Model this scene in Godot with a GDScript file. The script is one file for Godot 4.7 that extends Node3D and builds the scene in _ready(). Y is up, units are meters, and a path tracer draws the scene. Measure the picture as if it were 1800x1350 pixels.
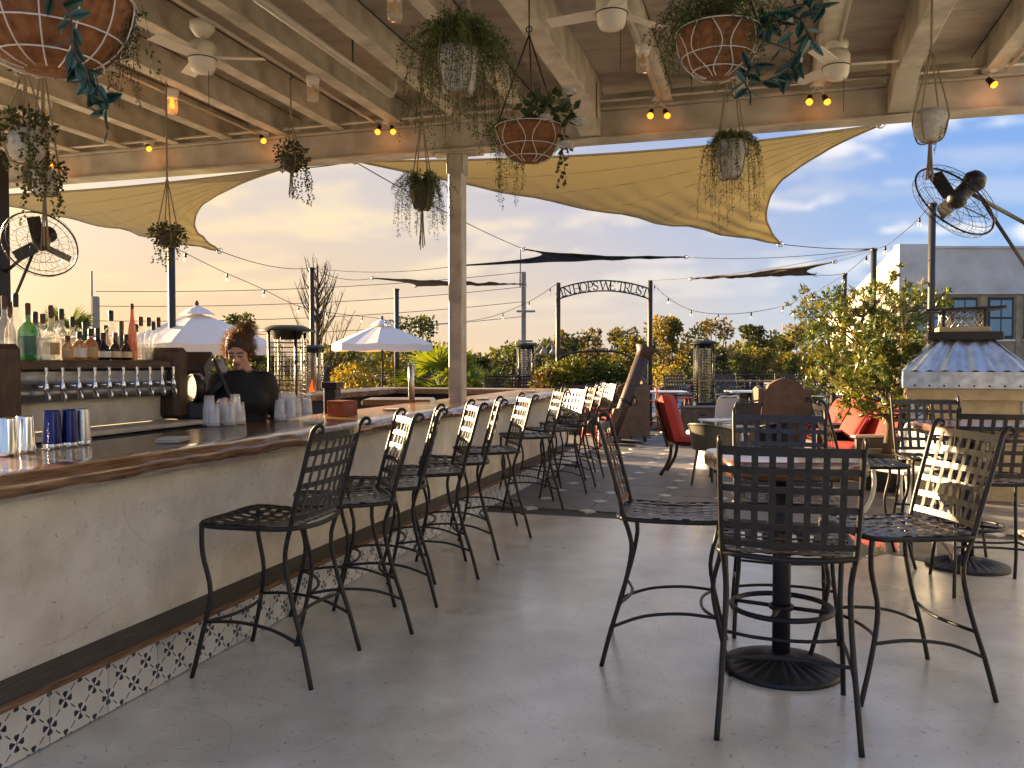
extends Node3D
# A rooftop bar under a timber and steel roof, late afternoon. -Z runs along the bar, +X to its right, floor at y = 0.
const FOCAL := 1480.0
const EYE := 1.47
const YAW := 0.28798      # 16.5 degrees to the left of -Z
const PITCH := -0.0277
var M := {}
var T := {}
var used := {}
var rng := RandomNumberGenerator.new()

# ---------- camera helpers: a pixel gives a direction, the depth comes from what the thing touches ----------
func dirpx(px: float, py: float) -> Vector3:
	return Basis(Vector3.UP, YAW) * (Basis(Vector3.RIGHT, PITCH) * Vector3((px - 900.0) / FOCAL, -(py - 675.0) / FOCAL, -1.0))
func at(px: float, py: float, depth: float) -> Vector3:
	return Vector3(0, EYE, 0) + dirpx(px, py) * depth
func gnd(px: float, py: float, h := 0.0) -> Vector3:
	var d := dirpx(px, py)
	return Vector3(0, EYE, 0) + d * ((h - EYE) / d.y)
func foot(px: float, depth: float, h := 0.0) -> Vector3:
	var p := at(px, 634, depth)
	return Vector3(p.x, h, p.z)

# ---------- mesh builder ----------
class MB:
	var st := SurfaceTool.new()
	func _init(smooth := false):
		st.begin(Mesh.PRIMITIVE_TRIANGLES)
		sm(smooth)
	func sm(on: bool):
		st.set_smooth_group(0 if on else -1)
		return self
	func tri(a: Vector3, b: Vector3, c: Vector3):
		st.add_vertex(a); st.add_vertex(b); st.add_vertex(c)
	func quad(a: Vector3, b: Vector3, c: Vector3, d: Vector3):
		tri(a, b, c); tri(a, c, d)
	func box(c: Vector3, s: Vector3, b := Basis.IDENTITY, bev := 0.0):
		var h := s * 0.5
		var e: float = min(bev, min(h.x, min(h.y, h.z)) * 0.9)
		if e <= 0.0:
			var p := []
			for i in 8:
				p.append(c + b * Vector3(h.x if i & 1 else -h.x, h.y if i & 2 else -h.y, h.z if i & 4 else -h.z))
			quad(p[0], p[1], p[3], p[2]); quad(p[5], p[4], p[6], p[7])
			quad(p[4], p[0], p[2], p[6]); quad(p[1], p[5], p[7], p[3])
			quad(p[2], p[3], p[7], p[6]); quad(p[4], p[5], p[1], p[0])
			return self
		for ax in 3:
			for sg in [-1.0, 1.0]:
				var u := (ax + 1) % 3
				var w := (ax + 2) % 3
				var q := []
				for k in [[-1, -1], [1, -1], [1, 1], [-1, 1]]:
					var v := Vector3.ZERO
					v[ax] = sg * h[ax]; v[u] = k[0] * (h[u] - e); v[w] = k[1] * (h[w] - e)
					q.append(c + b * v)
				if sg > 0: quad(q[3], q[2], q[1], q[0])
				else: quad(q[0], q[1], q[2], q[3])
		for ax in 3:
			var u := (ax + 1) % 3
			var w := (ax + 2) % 3
			for k in [[-1, -1], [1, -1], [1, 1], [-1, 1]]:
				var q := []
				for t in [[-1, 0], [1, 0], [1, 1], [-1, 1]]:
					var v := Vector3.ZERO
					v[ax] = t[0] * (h[ax] - e)
					v[u] = k[0] * (h[u] - (e if t[1] == 0 else 0.0))
					v[w] = k[1] * (h[w] - (0.0 if t[1] == 0 else e))
					q.append(c + b * v)
				if k[0] * k[1] > 0: quad(q[0], q[1], q[2], q[3])
				else: quad(q[3], q[2], q[1], q[0])
		for i in 8:
			var g := Vector3(1 if i & 1 else -1, 1 if i & 2 else -1, 1 if i & 4 else -1)
			var q := []
			for ax in 3:
				var v := g * (h - Vector3.ONE * e)
				v[ax] = g[ax] * h[ax]
				q.append(c + b * v)
			if g.x * g.y * g.z > 0: tri(q[2], q[1], q[0])
			else: tri(q[0], q[1], q[2])
		return self
	func bar(a: Vector3, b: Vector3, w: float, d: float, up := Vector3.UP):
		var z := (b - a).normalized()
		if abs(z.dot(up)) > 0.99: up = Vector3.RIGHT
		var x := up.cross(z).normalized()
		return box((a + b) * 0.5, Vector3(w, d, a.distance_to(b)), Basis(x, z.cross(x), z))
	func tube(pts: Array, r, sides := 8, closed := false):
		var n := pts.size()
		var rings := []
		var up := Vector3.UP
		var t0: Vector3 = (pts[1] - pts[0]).normalized()
		if abs(t0.dot(up)) > 0.9: up = Vector3.RIGHT
		var x := t0.cross(up).normalized()
		for i in n:
			var a: Vector3 = pts[(i - 1 + n) % n] if closed else pts[max(i - 1, 0)]
			var b: Vector3 = pts[(i + 1) % n] if closed else pts[min(i + 1, n - 1)]
			var t := (b - a).normalized()
			x = (x - t * x.dot(t)).normalized()
			var y := t.cross(x)
			var rr: float = r[i] if r is Array else r
			var ring := []
			for k in sides:
				var an := TAU * k / sides
				ring.append(pts[i] + (x * cos(an) + y * sin(an)) * rr)
			rings.append(ring)
		for i in (n if closed else n - 1):
			var A: Array = rings[i]
			var B: Array = rings[(i + 1) % n]
			for k in sides:
				var k2 := (k + 1) % sides
				quad(A[k], A[k2], B[k2], B[k])
		if not closed:
			for k in range(1, sides - 1):
				tri(rings[0][0], rings[0][k + 1], rings[0][k])
				tri(rings[n - 1][0], rings[n - 1][k], rings[n - 1][k + 1])
		return self
	func lathe(prof: Array, segs := 16, xf := Transform3D.IDENTITY, sx := 1.0, sz := 1.0):
		for i in prof.size() - 1:
			for k in segs:
				var a := TAU * k / segs
				var b := TAU * (k + 1) / segs
				var p: Vector2 = prof[i]
				var q: Vector2 = prof[i + 1]
				var v1 := xf * Vector3(cos(a) * p.x * sx, p.y, sin(a) * p.x * sz)
				var v2 := xf * Vector3(cos(b) * p.x * sx, p.y, sin(b) * p.x * sz)
				var v3 := xf * Vector3(cos(b) * q.x * sx, q.y, sin(b) * q.x * sz)
				var v4 := xf * Vector3(cos(a) * q.x * sx, q.y, sin(a) * q.x * sz)
				if p.x > 1e-5: tri(v1, v2, v3)
				if q.x > 1e-5: tri(v1, v3, v4)
		return self
	func sheet(f: Callable, nu: int, nv: int):
		for i in nu:
			for j in nv:
				quad(f.call(float(i) / nu, float(j) / nv), f.call(float(i + 1) / nu, float(j) / nv), f.call(float(i + 1) / nu, float(j + 1) / nv), f.call(float(i) / nu, float(j + 1) / nv))
		return self
	func prism(poly: Array, h0: float, h1: float, xf := Transform3D.IDENTITY):  # poly in x,z
		var pk := PackedVector2Array(poly)
		var ix := Geometry2D.triangulate_polygon(pk)
		for i in range(0, ix.size(), 3):
			var a := pk[ix[i]]; var b := pk[ix[i + 1]]; var c := pk[ix[i + 2]]
			tri(xf * Vector3(a.x, h1, a.y), xf * Vector3(b.x, h1, b.y), xf * Vector3(c.x, h1, c.y))
			tri(xf * Vector3(c.x, h0, c.y), xf * Vector3(b.x, h0, b.y), xf * Vector3(a.x, h0, a.y))
		for i in pk.size():
			var a := pk[i]; var b := pk[(i + 1) % pk.size()]
			quad(xf * Vector3(a.x, h0, a.y), xf * Vector3(b.x, h0, b.y), xf * Vector3(b.x, h1, b.y), xf * Vector3(a.x, h1, a.y))
		return self
	func done() -> ArrayMesh:
		st.generate_normals()
		return st.commit()

static func curve(pts: Array, per := 6, closed := false) -> Array:
	var out := []
	var n := pts.size()
	for i in (n if closed else n - 1):
		var a: Vector3 = pts[(i - 1 + n) % n] if closed else pts[max(i - 1, 0)]
		var b: Vector3 = pts[i]
		var c: Vector3 = pts[(i + 1) % n]
		var d: Vector3 = pts[(i + 2) % n] if closed else pts[min(i + 2, n - 1)]
		for k in per:
			out.append(b.cubic_interpolate(c, a, d, float(k) / per))
	if not closed: out.append(pts[n - 1])
	return out
static func ring(c: Vector3, r: float, n := 20, b := Basis.IDENTITY, rz := -1.0) -> Array:
	var out := []
	for k in n:
		out.append(c + b * Vector3(cos(TAU * k / n) * r, 0, sin(TAU * k / n) * (r if rz < 0 else rz)))
	return out

# ---------- naming ----------
func numbered(called: String) -> String:
	if not used.has(called):
		used[called] = 0
		return called
	used[called] += 1
	return "%s_%03d" % [called, used[called]]
func thing(called: String, label: String, category: String, pos := Vector3.ZERO, turn := 0.0, group := "") -> Node3D:
	var o := Node3D.new()
	o.name = numbered(called)
	add_child(o)
	o.position = pos
	o.rotation.y = turn
	o.set_meta("label", label); o.set_meta("category", category)
	if group != "": o.set_meta("group", group)
	return o
func part(called: String, mesh, m, parent: Node, pos := Vector3.ZERO, rot := Vector3.ZERO) -> MeshInstance3D:
	var o := MeshInstance3D.new()
	o.mesh = mesh.done() if mesh is MB else mesh
	o.material_override = m
	o.name = called
	parent.add_child(o, true)
	o.position = pos
	o.rotation = rot
	return o
func struct(called: String, mesh, m) -> MeshInstance3D:
	var o := part(numbered(called), mesh, m, self)
	o.set_meta("kind", "structure")
	return o
func dup(src: Node3D, called: String, pos: Vector3, turn: float, label: String, group := "") -> Node3D:
	var o: Node3D = src.duplicate()
	o.name = numbered(called)
	add_child(o)
	o.position = pos
	o.rotation.y = turn
	o.set_meta("label", label)
	if group != "": o.set_meta("group", group)
	return o

# ---------- textures and materials ----------
func tex(seed_: int, freq: float, lo: Color, hi: Color, w := 512, h := 512, oct := 5, gamma := 1.0, speck := 0.0) -> ImageTexture:
	var n := FastNoiseLite.new()
	n.seed = seed_; n.frequency = freq; n.fractal_octaves = oct
	n.noise_type = FastNoiseLite.TYPE_SIMPLEX_SMOOTH
	var src := n.get_seamless_image(w, h, false, false, 0.1, true)
	src.convert(Image.FORMAT_L8)
	var d := src.get_data()
	var out := PackedByteArray()
	out.resize(w * h * 3)
	var lut := []
	for i in 256:
		var c := lo.lerp(hi, pow(i / 255.0, gamma))
		lut.append([int(c.r * 255), int(c.g * 255), int(c.b * 255)])
	var r := RandomNumberGenerator.new()
	r.seed = seed_
	for i in w * h:
		var v := d[i]
		if speck > 0.0: v = clampi(v + int(r.randfn(0.0, speck)), 0, 255)
		var c = lut[v]
		out[i * 3] = c[0]; out[i * 3 + 1] = c[1]; out[i * 3 + 2] = c[2]
	var img := Image.create_from_data(w, h, false, Image.FORMAT_RGB8, out)
	return ImageTexture.create_from_image(img)
# a copy of a texture, enlarged, with scuffs, specks, hairline cracks and scrapes scattered over it: each entry is count, shortest, longest, factor
func marks(src: ImageTexture, size: int, seed_: int, sets: Array) -> ImageTexture:
	var img := src.get_image()
	img.resize(size, size, Image.INTERPOLATE_CUBIC)
	var r := RandomNumberGenerator.new()
	r.seed = seed_
	for s in sets:
		for k in s[0]:
			var p := Vector2(r.randf(), r.randf()) * size
			var a := r.randf() * TAU
			var n := r.randi_range(s[1], s[2])
			var wide := r.randi_range(1, 2) if n < 60 else 1
			var f: float = lerp(1.0, float(s[3]), r.randf_range(0.4, 1.0))
			for i in n:
				a += r.randf_range(-0.5, 0.5) if n < 30 else r.randf_range(-0.07, 0.07)
				p += Vector2(cos(a), sin(a))
				for q in wide:
					var x := posmod(int(p.x) + q, size)
					var y := posmod(int(p.y), size)
					var c := img.get_pixel(x, y)
					img.set_pixel(x, y, Color(min(c.r * f, 1), min(c.g * f, 1), min(c.b * f * 0.99, 1)))
	return ImageTexture.create_from_image(img)
func mat(key: String, r: float, g: float, b: float, rough := 0.6, metal := 0.0, tx = null, sc := Vector3.ONE, world := true) -> StandardMaterial3D:
	var m := StandardMaterial3D.new()
	m.albedo_color = Color(r, g, b).linear_to_srgb()
	m.roughness = rough
	m.metallic = metal
	if tx:
		m.albedo_texture = tx
		m.uv1_triplanar = true
		m.uv1_world_triplanar = world
		m.uv1_scale = sc
	M[key] = m
	return m
func leafmat(key: String, rough := 0.55, back := 0.5) -> StandardMaterial3D:
	var m := StandardMaterial3D.new()
	m.vertex_color_use_as_albedo = true
	m.roughness = rough
	m.cull_mode = BaseMaterial3D.CULL_DISABLED
	m.backlight_enabled = true
	m.backlight = Color(back, back * 0.9, back * 0.3)
	M[key] = m
	return m

func make_materials():
	T.blotch = tex(3, 0.006, Color(0.72, 0.71, 0.69), Color(1, 1, 1), 512, 512, 6, 0.8, 5.0)
	T.conc = tex(11, 0.006, Color(0.84, 0.825, 0.8), Color(1, 1, 1), 1024, 1024, 7, 0.7, 9.0)
	T.fine = tex(5, 0.05, Color(0.86, 0.86, 0.86), Color(1, 1, 1), 256, 256, 4, 1.0, 12.0)
	T.grain = tex(7, 0.02, Color(0.42, 0.36, 0.3), Color(1, 1, 1), 512, 512, 6, 0.9, 6.0)
	T.speck = tex(9, 0.12, Color(0.1, 0.08, 0.07), Color(1, 0.95, 0.9), 256, 256, 3, 1.6, 30.0)
	T.rust = tex(21, 0.012, Color(0.5, 0.38, 0.28), Color(1, 1, 1), 512, 512, 6, 0.6, 8.0)
	T.stain = tex(33, 0.005, Color(0.80, 0.775, 0.735), Color(1, 1, 1), 1024, 1024, 6, 0.55, 6.0)
	T.weave = tex(41, 0.25, Color(0.75, 0.75, 0.75), Color(1, 1, 1), 256, 256, 2, 1.0, 20.0)
	var rough_tex := tex(13, 0.005, Color(0.2, 0.2, 0.2), Color(0.6, 0.6, 0.6), 512, 512, 5, 1.0, 4.0)
	T.floor = marks(T.conc, 1600, 61, [[2600, 2, 7, 0.55], [420, 6, 24, 0.72], [10, 160, 520, 0.72], [160, 5, 22, 1.15], [60, 20, 60, 0.85]])
	T.wall = marks(T.stain, 1024, 62, [[900, 2, 10, 0.72], [220, 40, 120, 0.9], [220, 40, 120, 1.08], [8, 60, 200, 0.6]])
	var c := mat("concrete", 0.84, 0.81, 0.70, 1.0, 0.0, T.floor, Vector3(0.22, 0.22, 0.22))
	c.roughness_texture = rough_tex
	c.clearcoat_enabled = true; c.clearcoat = 1.0; c.clearcoat_roughness = 0.24
	c.detail_enabled = true
	c.detail_albedo = T.fine
	c.detail_blend_mode = BaseMaterial3D.BLEND_MODE_MUL
	c.uv2_triplanar = true; c.uv2_world_triplanar = true; c.uv2_scale = Vector3(2.3, 2.3, 2.3)
	mat("stucco", 0.76, 0.73, 0.65, 0.85, 0.0, T.wall, Vector3(0.4, 0.4, 0.4))
	var nm := FastNoiseLite.new()
	nm.seed = 4; nm.frequency = 0.02; nm.fractal_octaves = 5
	var ni := nm.get_seamless_image(512, 512)
	ni.convert(Image.FORMAT_RGBA8)
	ni.bump_map_to_normal_map(3.0)
	T.bump = ImageTexture.create_from_image(ni)
	M.stucco.normal_enabled = true; M.stucco.normal_texture = T.bump; M.stucco.normal_scale = 1.0
	mat("bartop", 0.36, 0.2, 0.1, 0.22, 0.0, T.grain, Vector3(5.0, 5.0, 0.35))
	M.bartop.clearcoat_enabled = true; M.bartop.clearcoat = 0.6; M.bartop.clearcoat_roughness = 0.12
	mat("baredge", 0.34, 0.17, 0.08, 0.3, 0.0, T.grain, Vector3(4.0, 9.0, 1.2))
	M.baredge.clearcoat_enabled = true; M.baredge.clearcoat = 0.5; M.baredge.clearcoat_roughness = 0.2
	mat("ledge", 0.1, 0.08, 0.06, 0.55, 0.0, T.grain, Vector3(6.0, 6.0, 0.5))
	mat("ledge_edge", 0.3, 0.16, 0.08, 0.6, 0.0, T.grain, Vector3(6.0, 6.0, 0.5))
	mat("roofdeck", 0.48, 0.44, 0.38, 0.85, 0.0, T.stain, Vector3(0.35, 0.35, 0.9))
	mat("joist", 0.6, 0.56, 0.48, 0.7, 0.0, T.blotch, Vector3(0.8, 0.8, 0.8))
	mat("beam", 0.58, 0.54, 0.46, 0.6, 0.0, T.blotch, Vector3(0.6, 0.6, 0.6))
	mat("post", 0.58, 0.53, 0.45, 0.5, 0.0, T.blotch, Vector3(0.8, 0.8, 0.8))
	mat("paver", 0.19, 0.175, 0.165, 0.6, 0.0, T.conc, Vector3(0.6, 0.6, 0.6))
	mat("paver_b", 0.165, 0.155, 0.15, 0.6, 0.0, T.conc, Vector3(0.5, 0.5, 0.5))
	mat("diamond", 0.6, 0.58, 0.54, 0.5, 0.0, T.fine, Vector3(1, 1, 1))
	mat("joint", 0.07, 0.065, 0.06, 0.9)
	mat("iron", 0.018, 0.013, 0.01, 0.42, 0.2, T.fine, Vector3(6, 6, 6))
	mat("strap", 0.032, 0.024, 0.018, 0.34, 0.25, T.fine, Vector3(7, 7, 7))
	M.strap.metallic_specular = 0.6
	mat("black", 0.012, 0.012, 0.013, 0.45)
	mat("blackmetal", 0.02, 0.02, 0.022, 0.4, 0.4)
	mat("castiron", 0.018, 0.018, 0.02, 0.5, 0.3)
	mat("steel", 0.55, 0.55, 0.55, 0.3, 1.0, T.fine, Vector3(3, 3, 3))
	mat("tapsteel", 0.26, 0.26, 0.27, 0.38, 0.9, T.fine, Vector3(3, 3, 3))
	mat("chrome", 0.75, 0.75, 0.76, 0.14, 1.0)
	mat("galv", 0.62, 0.64, 0.66, 0.36, 0.85, T.blotch, Vector3(2, 2, 2))
	mat("white", 0.75, 0.74, 0.72, 0.45)
	mat("whitefan", 0.62, 0.57, 0.5, 0.4)
	mat("rope", 0.36, 0.27, 0.17, 0.9, 0.0, T.weave, Vector3(12, 12, 12))
	mat("coco", 0.30, 0.135, 0.05, 0.95, 0.0, T.rust, Vector3(4, 4, 4))
	mat("wire", 0.6, 0.56, 0.5, 0.5)
	mat("cable", 0.02, 0.02, 0.02, 0.6)
	mat("pot_white", 0.6, 0.56, 0.48, 0.6, 0.0, T.blotch, Vector3(5, 5, 5))
	mat("pot_dark", 0.1, 0.08, 0.06, 0.7, 0.0, T.blotch, Vector3(5, 5, 5))
	mat("soil", 0.03, 0.02, 0.015, 1.0)
	mat("bark", 0.16, 0.12, 0.085, 0.9, 0.0, T.grain, Vector3(6, 1.2, 6))
	mat("oldwood", 0.1, 0.055, 0.028, 0.55, 0.0, T.grain, Vector3(4, 0.7, 4))
	mat("shelfwood", 0.13, 0.085, 0.05, 0.6, 0.0, T.grain, Vector3(4, 6, 0.6))
	mat("granite", 0.2, 0.14, 0.11, 0.35, 0.0, T.speck, Vector3(5, 5, 5))
	mat("tablewood", 0.3, 0.14, 0.07, 0.2, 0.0, T.grain, Vector3(0.7, 6, 5))
	M.tablewood.clearcoat_enabled = true; M.tablewood.clearcoat = 0.7; M.tablewood.clearcoat_roughness = 0.1
	mat("panel", 0.6, 0.58, 0.52, 0.6, 0.0, T.stain, Vector3(1, 1, 1))
	mat("bounce_grey", 0.44, 0.48, 0.52, 0.85, 0.0, T.stain, Vector3(0.4, 0.4, 0.4))  # grey of the added wall that bounces sun towards the bar
	mat("tub", 0.06, 0.06, 0.055, 0.5)
	mat("slate", 0.03, 0.035, 0.045, 0.5)
	mat("tubewood", 0.11, 0.06, 0.035, 0.55, 0.0, T.grain, Vector3(4, 1, 4))
	mat("redmetal", 0.35, 0.02, 0.015, 0.4)
	mat("tanbox", 0.17, 0.12, 0.085, 0.7, 0.0, T.blotch, Vector3(2, 2, 2))
	mat("tubplum", 0.10, 0.06, 0.05, 0.75, 0.0, T.blotch, Vector3(2, 2, 2))
	mat("endbrick", 0.5, 0.46, 0.4, 0.85, 0.0, T.blotch, Vector3(0.4, 0.4, 0.4))
	mat("polegrey", 0.3, 0.27, 0.23, 0.8)
	leafmat("leaf", 0.55, 0.95)
	leafmat("gloss", 0.4, 0.8)

# ---------- foliage ----------
# leaves as small two-triangle blades, many per mesh; each entry is origin, direction, length, width, colour
class LF:
	var v := PackedVector3Array()
	var n := PackedVector3Array()
	var c := PackedColorArray()
	func leaf(o: Vector3, d: Vector3, side: Vector3, l: float, w: float, col: Color):
		d = d.normalized()
		var s := d.cross(side)
		if s.length() < 0.05: s = d.cross(Vector3(0.31, 0.77, 0.55))
		s = s.normalized()
		var nn := s.cross(d)
		var m := o + d * l * 0.45
		var tip := o + d * l - nn * l * 0.08
		var a := m + s * w * 0.5
		var b := m - s * w * 0.5
		v.append(o); v.append(a); v.append(tip); v.append(o); v.append(tip); v.append(b)
		for k in 6:
			n.append(-nn); c.append(col)
	func mesh() -> ArrayMesh:
		var arr := []
		arr.resize(Mesh.ARRAY_MAX)
		arr[Mesh.ARRAY_VERTEX] = v
		arr[Mesh.ARRAY_NORMAL] = n
		arr[Mesh.ARRAY_COLOR] = c
		var am := ArrayMesh.new()
		am.add_surface_from_arrays(Mesh.PRIMITIVE_TRIANGLES, arr)
		return am
func rv() -> Vector3:
	var z := rng.randf_range(-1, 1)
	var a := rng.randf() * TAU
	var r := sqrt(1 - z * z)
	return Vector3(r * cos(a), z, r * sin(a))
func pick(cols: Array) -> Color:
	var c: Color = cols[rng.randi() % cols.size()]
	return c * rng.randf_range(0.75, 1.3)

# ---------- sky: air, a low sun outside the frame on the left, thin streaks of cloud and a few white puffs ----------
const SUN_AZ := 1.25     # radians left of -Z
func make_sky() -> ImageTexture:
	var w := 1280
	var h := 640
	var n1 := FastNoiseLite.new()
	n1.seed = 5; n1.frequency = 1.1; n1.fractal_octaves = 6
	var n2 := FastNoiseLite.new()
	n2.seed = 12; n2.frequency = 2.4; n2.fractal_octaves = 5
	var buf := PackedFloat32Array()
	buf.resize(w * h * 3)
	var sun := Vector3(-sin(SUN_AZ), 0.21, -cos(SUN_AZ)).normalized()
	for j in h:
		var el: float = (0.5 - (j + 0.5) / h) * PI
		for i in w:
			var az := (i + 0.5) / w * TAU        # azimuth from -Z, to the right
			var ce := cos(el)
			var d := Vector3(sin(az) * ce, sin(el), -cos(az) * ce)
			var y: float = max(d.y, 0.0)
			var flat := Vector3(d.x, 0, d.z).normalized()
			var toward: float = flat.dot(Vector3(sun.x, 0, sun.z).normalized())   # 1 on the sun's side
			var warm: float = smoothstep(0.02, 0.92, toward)
			# clear air
			var zen := Vector3(0.105, 0.25, 0.62).lerp(Vector3(0.46, 0.50, 0.55), smoothstep(0.1, 1.0, toward))
			var hor := Vector3(0.37, 0.55, 0.72).lerp(Vector3(0.78, 0.49, 0.20), warm)
			var k := pow(1.0 - y, 5.0)
			var col := zen.lerp(hor, k)
			# peach low down between the two sides
			var mid: float = smoothstep(0.0, 0.6, toward) * (1.0 - smoothstep(0.7, 0.97, toward)) * exp(-y * 7.0)
			col = col.lerp(Vector3(0.74, 0.55, 0.34), mid * 0.5)
			# glow round the sun
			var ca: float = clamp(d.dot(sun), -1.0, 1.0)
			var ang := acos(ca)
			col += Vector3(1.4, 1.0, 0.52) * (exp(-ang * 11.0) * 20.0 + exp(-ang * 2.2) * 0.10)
			# clouds lie on a plane overhead
			if d.y > 0.005:
				var q := Vector2(d.x, d.z) / (d.y + 0.12)
				var s := n1.get_noise_3d(q.x * 0.55, q.y * 1.5, 3.0 + n2.get_noise_2d(q.x * 0.6, q.y * 0.6) * 0.35)
				var c1: float = smoothstep(-0.04, 0.34, s)
				var s2 := n2.get_noise_3d(q.x * 0.75, q.y * 1.0, 8.0)
				var c2: float = smoothstep(0.06, 0.34, s2) * smoothstep(0.06, 0.14, y) * (1.0 - 0.85 * warm)
				var lit := Vector3(0.92, 0.88, 0.84).lerp(Vector3(0.86, 0.66, 0.36), warm)
				var thin := Vector3(0.64, 0.65, 0.68).lerp(Vector3(0.86, 0.67, 0.38), warm)
				var fade: float = smoothstep(0.0, 0.10, y)
				col = col.lerp(thin, c1 * (0.30 + 0.38 * warm) * fade)
				col = col.lerp(lit, c2 * 0.85)
			if d.y < 0.0:
				col = col.lerp(Vector3(0.16, 0.15, 0.12), smoothstep(0.0, 0.06, -d.y))
			var o := (j * w + i) * 3
			buf[o] = col.x; buf[o + 1] = col.y; buf[o + 2] = col.z
	var img := Image.create_from_data(w, h, false, Image.FORMAT_RGBF, buf.to_byte_array())
	return ImageTexture.create_from_image(img)

func camera_and_light():
	var cam := Camera3D.new()
	cam.name = "camera"
	add_child(cam)
	cam.position = Vector3(0, EYE, 0)
	cam.basis = Basis(Vector3.UP, YAW) * Basis(Vector3.RIGHT, PITCH)
	cam.fov = rad_to_deg(2.0 * atan(675.0 / FOCAL))
	cam.near = 0.05
	cam.far = 600.0
	cam.current = true
	var we := WorldEnvironment.new()
	we.name = "world_environment"
	var e := Environment.new()
	e.background_mode = Environment.BG_SKY
	var sk := Sky.new()
	var pm := PanoramaSkyMaterial.new()
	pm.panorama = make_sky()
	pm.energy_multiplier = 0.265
	sk.sky_material = pm
	e.sky = sk
	e.tonemap_mode = Environment.TONE_MAPPER_LINEAR
	e.tonemap_exposure = 5.1
	e.sdfgi_enabled = true; e.ssao_enabled = true; e.ssil_enabled = true
	we.environment = e
	add_child(we)
	var sun := DirectionalLight3D.new()
	sun.name = "sun"
	add_child(sun)
	sun.light_energy = 1.6
	sun.light_color = Color(1.0, 0.86, 0.66)
	sun.light_angular_distance = 0.6
	sun.shadow_enabled = true
	var el := 0.21
	var to := Vector3(-sin(SUN_AZ) * cos(el), sin(el), -cos(SUN_AZ) * cos(el))
	sun.look_at_from_position(Vector3.ZERO, -to, Vector3.UP)

# ---------- setting ----------
func ground_and_terrace():
	var b := MB.new()
	b.quad(Vector3(-500, -4.2, -500), Vector3(500, -4.2, -500), Vector3(500, -4.2, 500), Vector3(-500, -4.2, 500))
	mat("lawn", 0.07, 0.075, 0.03, 0.95, 0.0, T.stain, Vector3(0.05, 0.05, 0.05))
	struct("ground", b, M.lawn)
	b = MB.new()
	b.box(Vector3(-3, -2.12, -8), Vector3(38, 4.2, 32))
	struct("terrace", b, M.joint)
	b = MB.new()
	b.box(Vector3(-3, -0.012, -0.9), Vector3(37.9, 0.024, 13.7), Basis.IDENTITY, 0.004)
	struct("floor", b, M.concrete)
	b = MB.new()
	b.box(Vector3(-12.3, -0.012, -15.9), Vector3(19.2, 0.016, 16.0))
	b.box(Vector3(10.0, -0.012, -15.9), Vector3(11.8, 0.016, 16.0))
	struct("pavement", b, M.paver)
	b = MB.new()
	var pc := gnd(1570, 955, 0.004)
	var pn := FastNoiseLite.new()
	pn.seed = 3; pn.frequency = 0.9
	var pr := []
	for k in 40:
		var a := TAU * k / 40.0
		var rr := 0.42 + 0.3 * pn.get_noise_2d(cos(a) * 1.5, sin(a) * 1.5)
		pr.append(pc + Vector3(cos(a) * rr * 1.2, 0, sin(a) * rr * 1.5))
	for k in 40: b.tri(pc, pr[k], pr[(k + 1) % 40])
	mat("wet", 0.3, 0.27, 0.23, 0.03)
	struct("puddle", b, M.wet)
	# large grey slabs with clipped corners and a pale diamond in each gap
	var pav := Node3D.new()
	pav.name = "paving"
	add_child(pav)
	pav.set_meta("kind", "structure")
	pav.position = Vector3(-1.633, -0.008, -8.12)
	pav.rotation.y = -0.031
	var p := 0.592
	var g := 0.004
	var c := 0.088
	var h := p / 2 - g
	var oct := [Vector2(-h + c, -h), Vector2(h - c, -h), Vector2(h, -h + c), Vector2(h, h - c), Vector2(h - c, h), Vector2(-h + c, h), Vector2(-h, h - c), Vector2(-h, -h + c)]
	var tm: Mesh = MB.new().prism(oct, -0.012, 0.004).done()
	var e := c - 0.004
	var dm: Mesh = MB.new().prism([Vector2(0, -e), Vector2(e, 0), Vector2(0, e), Vector2(-e, 0)], -0.012, 0.005).done()
	for i in range(-2, 10):
		for j in range(0, 24):
			if i == -2 and j > 6: continue
			if j > 0 or i >= 0:
				pass
			part("slab", tm, M.paver if (i * 7 + j * 3) % 5 < 3 else M.paver_b, pav, Vector3((i + 0.5) * p, -0.001 * ((i * 3 + j * 5) % 3), -(j + 0.5) * p))
			part("diamond", dm, M.diamond, pav, Vector3(i * p, 0, -j * p))

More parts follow.
